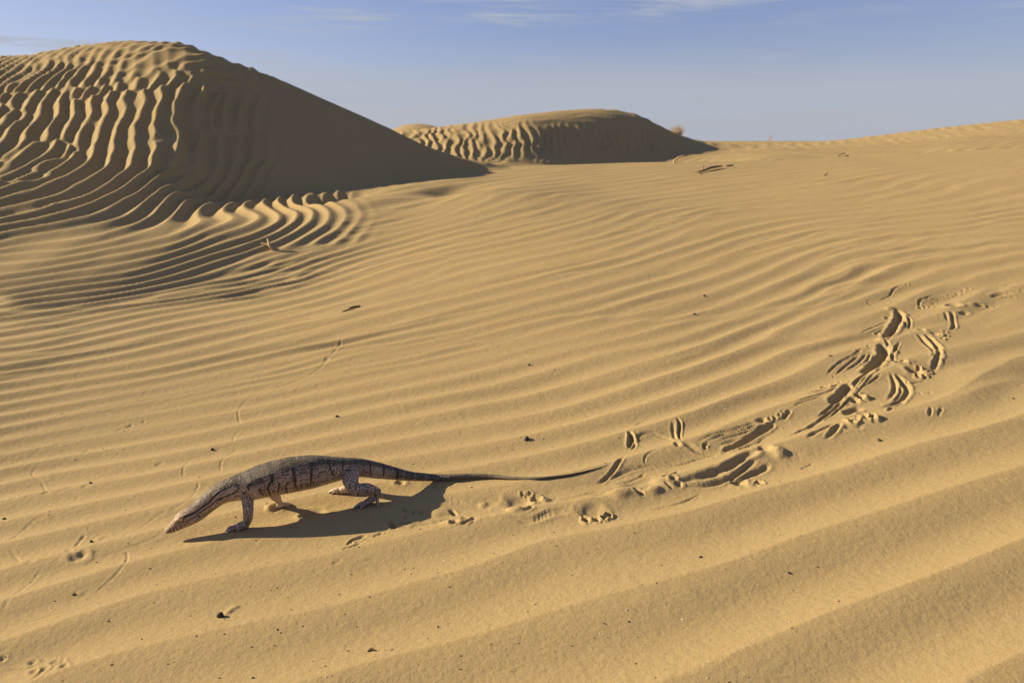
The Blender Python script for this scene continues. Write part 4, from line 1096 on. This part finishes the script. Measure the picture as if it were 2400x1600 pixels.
def skin_material():
    m, nt, N, L, b = new_mat('lizard_skin')
    a = N.new('ShaderNodeAttribute'); a.attribute_name = 'skin'
    uv = N.new('ShaderNodeAttribute'); uv.attribute_name = 'along'
    tc = N.new('ShaderNodeTexCoord')
    def vor(src, scale, feature):
        v = N.new('ShaderNodeTexVoronoi'); v.feature = feature; v.inputs['Scale'].default_value = scale
        L.new(src, v.inputs['Vector']); return v
    def ramp(v, f0, f1, t0, t1):
        n = N.new('ShaderNodeMapRange'); n.inputs['From Min'].default_value = f0; n.inputs['From Max'].default_value = f1; n.inputs['To Min'].default_value = t0; n.inputs['To Max'].default_value = t1
        L.new(v, n.inputs['Value']); return n.outputs[0]
    net = vor(tc.outputs['Object'], 150, 'DISTANCE_TO_EDGE')
    k = N.new('ShaderNodeMath'); k.operation = 'MULTIPLY'
    L.new(ramp(net.outputs['Distance'], .05, .15, .88, 0), k.inputs[0]); L.new(a.outputs['Alpha'], k.inputs[1])
    mx = N.new('ShaderNodeMixRGB'); mx.inputs['Color2'].default_value = (.045, .030, .022, 1)
    L.new(k.outputs[0], mx.inputs['Fac']); L.new(a.outputs['Color'], mx.inputs['Color1'])
    sc = vor(uv.outputs['Vector'], 340, 'F1')
    mul = N.new('ShaderNodeMixRGB'); mul.blend_type = 'MULTIPLY'; mul.inputs['Fac'].default_value = 1
    L.new(mx.outputs[0], mul.inputs['Color1']); L.new(ramp(sc.outputs['Distance'], .15, .75, 1.25, .50), mul.inputs['Color2'])
    L.new(mul.outputs[0], b.inputs['Base Color'])
    bp = N.new('ShaderNodeBump'); bp.inputs['Strength'].default_value = .7; bp.inputs['Distance'].default_value = .0014
    L.new(ramp(sc.outputs['Distance'], 0, .8, 1, 0), bp.inputs['Height']); L.new(bp.outputs[0], b.inputs['Normal'])
    b.inputs['Roughness'].default_value = .52
    b.inputs['Specular IOR Level'].default_value = .3
    return m
SKIN = skin_material()
def plain(name, colour, rough=.6, spec=.4):
    m, nt, N, L, b = new_mat(name)
    tc = N.new('ShaderNodeTexCoord'); n = N.new('ShaderNodeTexNoise'); n.inputs['Scale'].default_value = 180; n.inputs['Detail'].default_value = 3
    L.new(tc.outputs['Object'], n.inputs['Vector'])
    r = N.new('ShaderNodeMapRange'); r.inputs['To Min'].default_value = .7; r.inputs['To Max'].default_value = 1.3; L.new(n.outputs['Fac'], r.inputs['Value'])
    mx = N.new('ShaderNodeMixRGB'); mx.blend_type = 'MULTIPLY'; mx.inputs['Fac'].default_value = 1; mx.inputs['Color1'].default_value = (*colour, 1)
    L.new(r.outputs[0], mx.inputs['Color2']); L.new(mx.outputs[0], b.inputs['Base Color'])
    b.inputs['Roughness'].default_value = rough; b.inputs['Specular IOR Level'].default_value = spec
    return m

LIZ = bpy.data.objects.new('monitor_lizard', None); COL.objects.link(LIZ)
g = on_ground(*z1(1300, 620)); LIZ.location = g
LIZ.rotation_euler = (0, 0, 0)
tag(LIZ, 'long spotted monitor lizard walking over the sand with its head lowered', 'lizard')
body_me.materials.clear(); body_me.materials.append(SKIN)
body_me.transform(Matrix.Translation(-g))
bo = link('body', body_me, None, LIZ)
def sphere(name, c, r, mat, parent, flat=1.0, axis=None, seg=20):
    b = bmesh.new(); bmesh.ops.create_uvsphere(b, u_segments=seg, v_segments=seg // 2, radius=r)
    if axis is not None:
        bmesh.ops.scale(b, vec=(1, 1, flat), verts=b.verts)
        b.transform(Vector(axis).to_track_quat('Z', 'Y').to_matrix().to_4x4())
    b.transform(Matrix.Translation(c))
    me = bpy.data.meshes.new(name); b.to_mesh(me); b.free()
    for p in me.polygons: p.use_smooth = True
    return link(name, me, mat, parent)
M_RIM, M_IRIS, M_PUPIL, M_CLAW = plain('eyelid', (.05, .04, .03)), plain('iris', (.42, .26, .07), .15, .6), plain('pupil', (.008, .007, .006), .08, .7), plain('claw_horn', (.22, .17, .12), .4)
ex, eph = to_sx(277, 727)
i = int(np.argmin(np.abs(CX - ex)))
for sgn in (1, -1):
    dv = SIDE[i] * sgn * math.cos(eph) * RA[i] + UPV[i] * math.sin(eph) * RB[i]
    hit, loc, nor, _ = bo.ray_cast(Vector(CP_[i]) - g + Vector(dv) * 3, -Vector(dv).normalized()) if False else (False, None, None, None)
    n_ = Vector(SIDE[i] * sgn * math.cos(eph) + UPV[i] * math.sin(eph)).normalized()
    rv = V[np.argsort(-((V - CP_[i]) @ np.array(n_)) + 6 * np.linalg.norm((V - CP_[i]) - ((V - CP_[i]) @ np.array(n_))[:, None] * np.array(n_), axis=1))[0]]
    c = Vector(rv) - g
    lid = sphere('eyelid', c - n_ * .0026, .0060, M_RIM, LIZ, .62, n_)
    eye = sphere('eye', c - n_ * .0010, .0043, M_IRIS, LIZ)
    sphere('pupil', c + n_ * .0009, .0022, M_PUPIL, eye, .9, n_)
for tip, d, r1 in CLAWS:
    b = bmesh.new()
    q = d.to_track_quat('Z', 'Y').to_matrix().to_4x4()
    rows = []
    for k, (f, z) in enumerate(((1.0, -.001), (.8, .002), (.5, .0045), (.08, .0065))):
        drop = -.0012 * (k / 3) ** 2
        rows.append([b.verts.new(tip - g + Vector((0, 0, drop)) + (q @ Vector((math.cos(a) * r1 * .75 * f, math.sin(a) * r1 * .75 * f, z)))) for a in [2 * math.pi * t / 7 for t in range(7)]])
    for r0, r1_ in zip(rows[:-1], rows[1:]):
        for t in range(7): b.faces.new((r0[t], r0[(t + 1) % 7], r1_[(t + 1) % 7], r1_[t]))
    b.faces.new(rows[-1])
    me = bpy.data.meshes.new('claw'); b.to_mesh(me); b.free()
    for p in me.polygons: p.use_smooth = True
    link('claw', me, M_CLAW, LIZ)
print('lizard verts', nv)

# ------------------------------------------------------------------ litter on the sand
M_STONE, M_BARK, M_STRAW, M_PALE = plain('dark_stone', (.028, .022, .018), .7), plain('dry_bark', (.15, .105, .06), .85, .2), plain('dry_straw', (.42, .31, .16), .8, .2), plain('pale_chip', (.55, .48, .38), .6)
def pebble_mesh(name, size, squash, seed, rough=.28):
    b = bmesh.new(); bmesh.ops.create_icosphere(b, subdivisions=2, radius=1.0)
    rg = hashed_rng(seed)
    lobes = [(Vector((rg.uniform(-1, 1), rg.uniform(-1, 1), rg.uniform(-1, 1))).normalized(), rg.uniform(-rough, rough)) for _ in range(9)]
    for v in b.verts:
        k = 1 + sum(a * max(0, v.co.normalized().dot(d)) ** 3 for d, a in lobes)
        v.co *= k
        v.co = Vector((v.co.x * size, v.co.y * size * .75, v.co.z * size * squash))
    me = bpy.data.meshes.new(name); b.to_mesh(me); b.free()
    for p in me.polygons: p.use_smooth = rg.random() < .5
    return me
def tube_mesh(name, paths, n=6):
    """paths: lists of (Vector, radius) -> one mesh"""
    b = bmesh.new()
    for nodes in paths: limb(b, nodes, n, 4)
    me = bpy.data.meshes.new(name); b.to_mesh(me); b.free()
    for p in me.polygons: p.use_smooth = True
    return me
STONES = [  # px, py, half size in px, squash, material, label
    (516, 1440, 9.0, .95, M_STONE, 'black lumpy stone with a streak of sand built up behind it'),
    (1234, 1026, 7.0, .7, M_STONE, 'small dark shard of stone lying alone on a ripple above the lizard tail'),
    (2061, 1030, 5.5, .7, M_STONE, 'small dark pebble lying below the deep drag marks of the trail'),
    (1641, 1303, 5.0, .5, M_BARK, 'tiny dark leaf scrap on the smooth ripple below the trail'),
    (214, 1267, 5.0, .9, M_STONE, 'small dark pebble in front of the lizard snout beside a scuffed hollow'),
    (173, 1391, 5.0, .7, M_BARK, 'brown crumb of plant litter below the scuffed hollow in front of the lizard'),
    (1848, 1340, 3.5, .7, M_STONE, 'speck of dark stone on the wide ripple below the tiny leaf scrap'),
    (592, 1586, 4.0, .6, M_BARK, 'brown chip on the nearest ripple below the black stone'),
    (10, 1214, 4.5, .8, M_STONE, 'dark pebble far ahead of the lizard beside a thin winding track'),
    (1944, 832, 4.5, .5, M_BARK, 'dark sliver of bark on a ripple crest above the deep drag marks'),
    (2374, 932, 4.0, .5, M_BARK, 'dark chip lying apart, beyond the right side of the trail'),
    (498, 1052, 4.5, .8, M_STONE, 'dark crumb above the lizard neck beside a thin winding track'),
    (212, 1130, 4.0, .8, M_BARK, 'dark crumb on a faint straight scratch ahead of the lizard'),
    (1650, 692, 3.5, .8, M_STONE, 'tiny dark pebble with a short streak on the rippled slope behind the trail'),
    (1627, 735, 3.5, .7, M_STONE, 'tiny dark pebble on a crest, just below another with a short streak'),
    (790, 974, 4.0, .7, M_STONE, 'tiny dark pebble on the ripples above the hind legs of the lizard'),
    (1240, 854, 3.5, .7, M_STONE, 'tiny dark pebble on the ripples between the lizard tail and the dunes'),
    (1026, 1467, 3.0, .7, M_BARK, 'fleck of brown litter on the broad ripple below the footprints'),
]
for k, (px, py, hs, sq, mat, lab) in enumerate(STONES):
    p = on_ground(px, py + hs * .5)
    size = hs / ppm(p)
    o = link('stone' if mat is M_STONE else 'litter_chip', pebble_mesh('stone', size, sq, 40 + k), mat, None, (p.x, p.y, p.z + size * sq * .45))
    o.rotation_euler = (0, 0, k * 1.3)
    tag(o, lab, 'stone' if mat is M_STONE else 'plant litter', 'stones and chips on the sand')

rg = hashed_rng(5)
b = bmesh.new()
for k in range(1500):
    r = 1.05 + 4.2 * rg.random() ** 1.6; a = math.radians(rg.uniform(-40, 40) * (1 if rg.random() < .6 else .6) - (14 if rg.random() < .6 else 0))
    x, y = r * math.sin(a), r * math.cos(a)
    b.verts.new((x, y, 0))
xy = np.array([v.co[:2] for v in b.verts]); b.free()
zz = surface_height(xy[:, 0], xy[:, 1])
vs, fs, pale_i = [], [], []
for (x, y), z in zip(xy, zz):
    s = rg.choice((.0005, .0006, .0007, .0009, .0013)) * (1 + .1 * math.hypot(x, y)); a = rg.uniform(0, 6.28); e = rg.uniform(1.0, 2.4)
    n0 = len(vs)
    for i in range(5):
        t = a + i * 2 * math.pi / 5
        u, v = math.cos(i * 1.2566) * s * e, math.sin(i * 1.2566) * s
        vs.append((x + u * math.cos(a) - v * math.sin(a), y + u * math.sin(a) + v * math.cos(a), z + s * .1))
    vs.append((x, y, z + s * 1.1)); vs.append((x, y, z - s * .6))
    pl = rg.random() < .10
    for i in range(5):
        fs.append((n0 + i, n0 + (i + 1) % 5, n0 + 5)); fs.append((n0 + (i + 1) % 5, n0 + i, n0 + 6)); pale_i += [1 if pl else 0] * 2
me = bpy.data.meshes.new('litter'); me.from_pydata(vs, [], fs); me.materials.append(plain('litter_dark', (.055, .038, .024), .9, .1)); me.materials.append(M_PALE)
me.polygons.foreach_set('material_index', np.array(pale_i, np.int32)); me.update()
tag(link('plant_litter', me), 'tiny dark and pale flecks of litter strewn over the sand', 'litter', kind='stuff')

def pix3(px, py, lift=0.0):
    p = on_ground(px, py); p.z += lift; return p
def twig(name, lab, paths, mat, cat='twig'):
    allp = [q[0] for path in paths for q in path]
    o0 = allp[0].copy()
    me = tube_mesh(name, [[(q - o0, r) for q, r in path] for path in paths])
    tag(link(name, me, mat, None, o0), lab, cat, 'twigs lying on the sand')
def up_at(px, py, base):
    """point of a sight line at the distance of a base point"""
    d = math.hypot(base.x, base.y); return Vector(at_range(px, py, d))
b0 = pix3(641, 586)
twig('twig', 'forked pale twig lying at the foot of the large ribbed dune',
     [[(b0, .010), (up_at(632, 576, b0), .009), (up_at(622, 563, b0) + Vector((0, .05, 0)), .006)], [(b0 + Vector((0, 0, .004)), .009), (pix3(630, 581, .02), .008), (pix3(614, 578, .012), .005)], [(pix3(650, 583, .006), .006), (b0, .009)]], M_STRAW)
b0 = pix3(1581.5, 383)
twig('stick', 'pale bent stick standing up out of the sand before the shaded smaller dune',
     [[(b0 - Vector((0, 0, .02)), .016), (up_at(1580.5, 377, b0), .009), (up_at(1588, 371, b0), .009), (up_at(1596, 367.5, b0), .008), (up_at(1602, 365.5, b0), .007)]], M_STRAW)
b0 = pix3(1632, 406)
twig('stick', 'long dark crooked stick lying flat near the bent pale stick',
     [[(b0 + Vector((0, 0, .01)), .008), (pix3(1645, 404, .012), .008), (pix3(1665, 399, .02), .012), (pix3(1680, 396.5, .02), .011), (pix3(1692, 395, .02), .007)], [(pix3(1608, 398.5, .02), .005), (pix3(1625, 404, .01), .006), (pix3(1640, 408.5, .012), .006)], [(pix3(1703, 394.5, .02), .008), (pix3(1717, 393, .02), .008)], [(pix3(1650, 402, .0), .004), (up_at(1648, 388, pix3(1650, 402)), .003)]], M_BARK)
b0 = pix3(803, 731)
twig('twig', 'thin dark twig lying along a ripple in the middle of the slope', [[(b0 + Vector((0, 0, .002)), .003), (pix3(815, 728, .004), .003), (pix3(825, 723, .006), .005), (pix3(843, 719, .004), .004)]], M_BARK)
b0 = pix3(862, 1526)
twig('twig', 'short grey twig on the near ripple below the black stone', [[(b0 + Vector((0, 0, .001)), .0014), (pix3(870, 1523, .003), .0024), (pix3(876, 1524, .002), .0018)]], M_BARK)
b0 = pix3(1962, 368)
twig('twig', 'pale dry stalk lying flat on the far slope under the skyline', [[(b0 + Vector((0, 0, .02)), .012), (pix3(1972, 366.5, .04), .012), (pix3(1980, 364.5, .03), .010)]], M_STRAW)
b0 = pix3(1930, 412)
twig('twig', 'thin brown twig sticking up from the slope near the skyline', [[(b0 - Vector((0, 0, .01)), .006), (up_at(1934, 410, b0), .006), (up_at(1940, 405, b0), .004)]], M_BARK)

# ------------------------------------------------------------------ dry bushes on the skyline
def bush(name, lab, px, py, d, height, spread_, n, seed, twigs):
    rg = hashed_rng(seed)
    q = at_range(px, py, d)
    z0 = hz(q[0], q[1])
    e = bpy.data.objects.new(name, None); COL.objects.link(e); e.location = (q[0], q[1], z0)
    top = q[2] - z0 + height
    stems, fine = [], []
    for k in range(n):
        a = rg.uniform(0, 6.28); s = spread_ * rg.uniform(.3, 1)
        tip = Vector((math.cos(a) * s, math.sin(a) * s, top - height * rg.uniform(0, .55)))
        p0 = Vector((rg.uniform(-.03, .03), rg.uniform(-.03, .03), -.08))
        m_ = p0.lerp(tip, .5) + Vector((rg.uniform(-.06, .06), rg.uniform(-.06, .06), .06))
        stems.append([(p0, .006), (m_, .0045), (tip, .0022)])
        for _ in range(twigs):
            f = rg.uniform(.45, 1); base = p0.lerp(tip, f)
            a2 = rg.uniform(0, 6.28); l = rg.uniform(.08, .2) * spread_ / .3
            t2 = base + Vector((math.cos(a2) * l, math.sin(a2) * l, rg.uniform(.02, .16)))
            fine.append([(base, .0026), (base.lerp(t2, .5) + Vector((0, 0, .02)), .0022), (t2, .0014)])
    me = tube_mesh('stem', stems, 5); link('stem', me, M_STRAW, e)
    me = tube_mesh('twigs', fine, 4); o = link('twig_crown', me, M_STRAW, e); o['kind'] = 'stuff'
    tag(e, lab, 'bush')
bush('dry_bush', 'dry twiggy bush on the skyline beside the slope of the smaller dune', 1586, 328, 23.5, .36, .24, 26, 3, 16)
bush('dry_shrub', 'sparse thin dry shrub alone on the open skyline', 1805, 334, 25.5, .22, .12, 4, 8, 3)
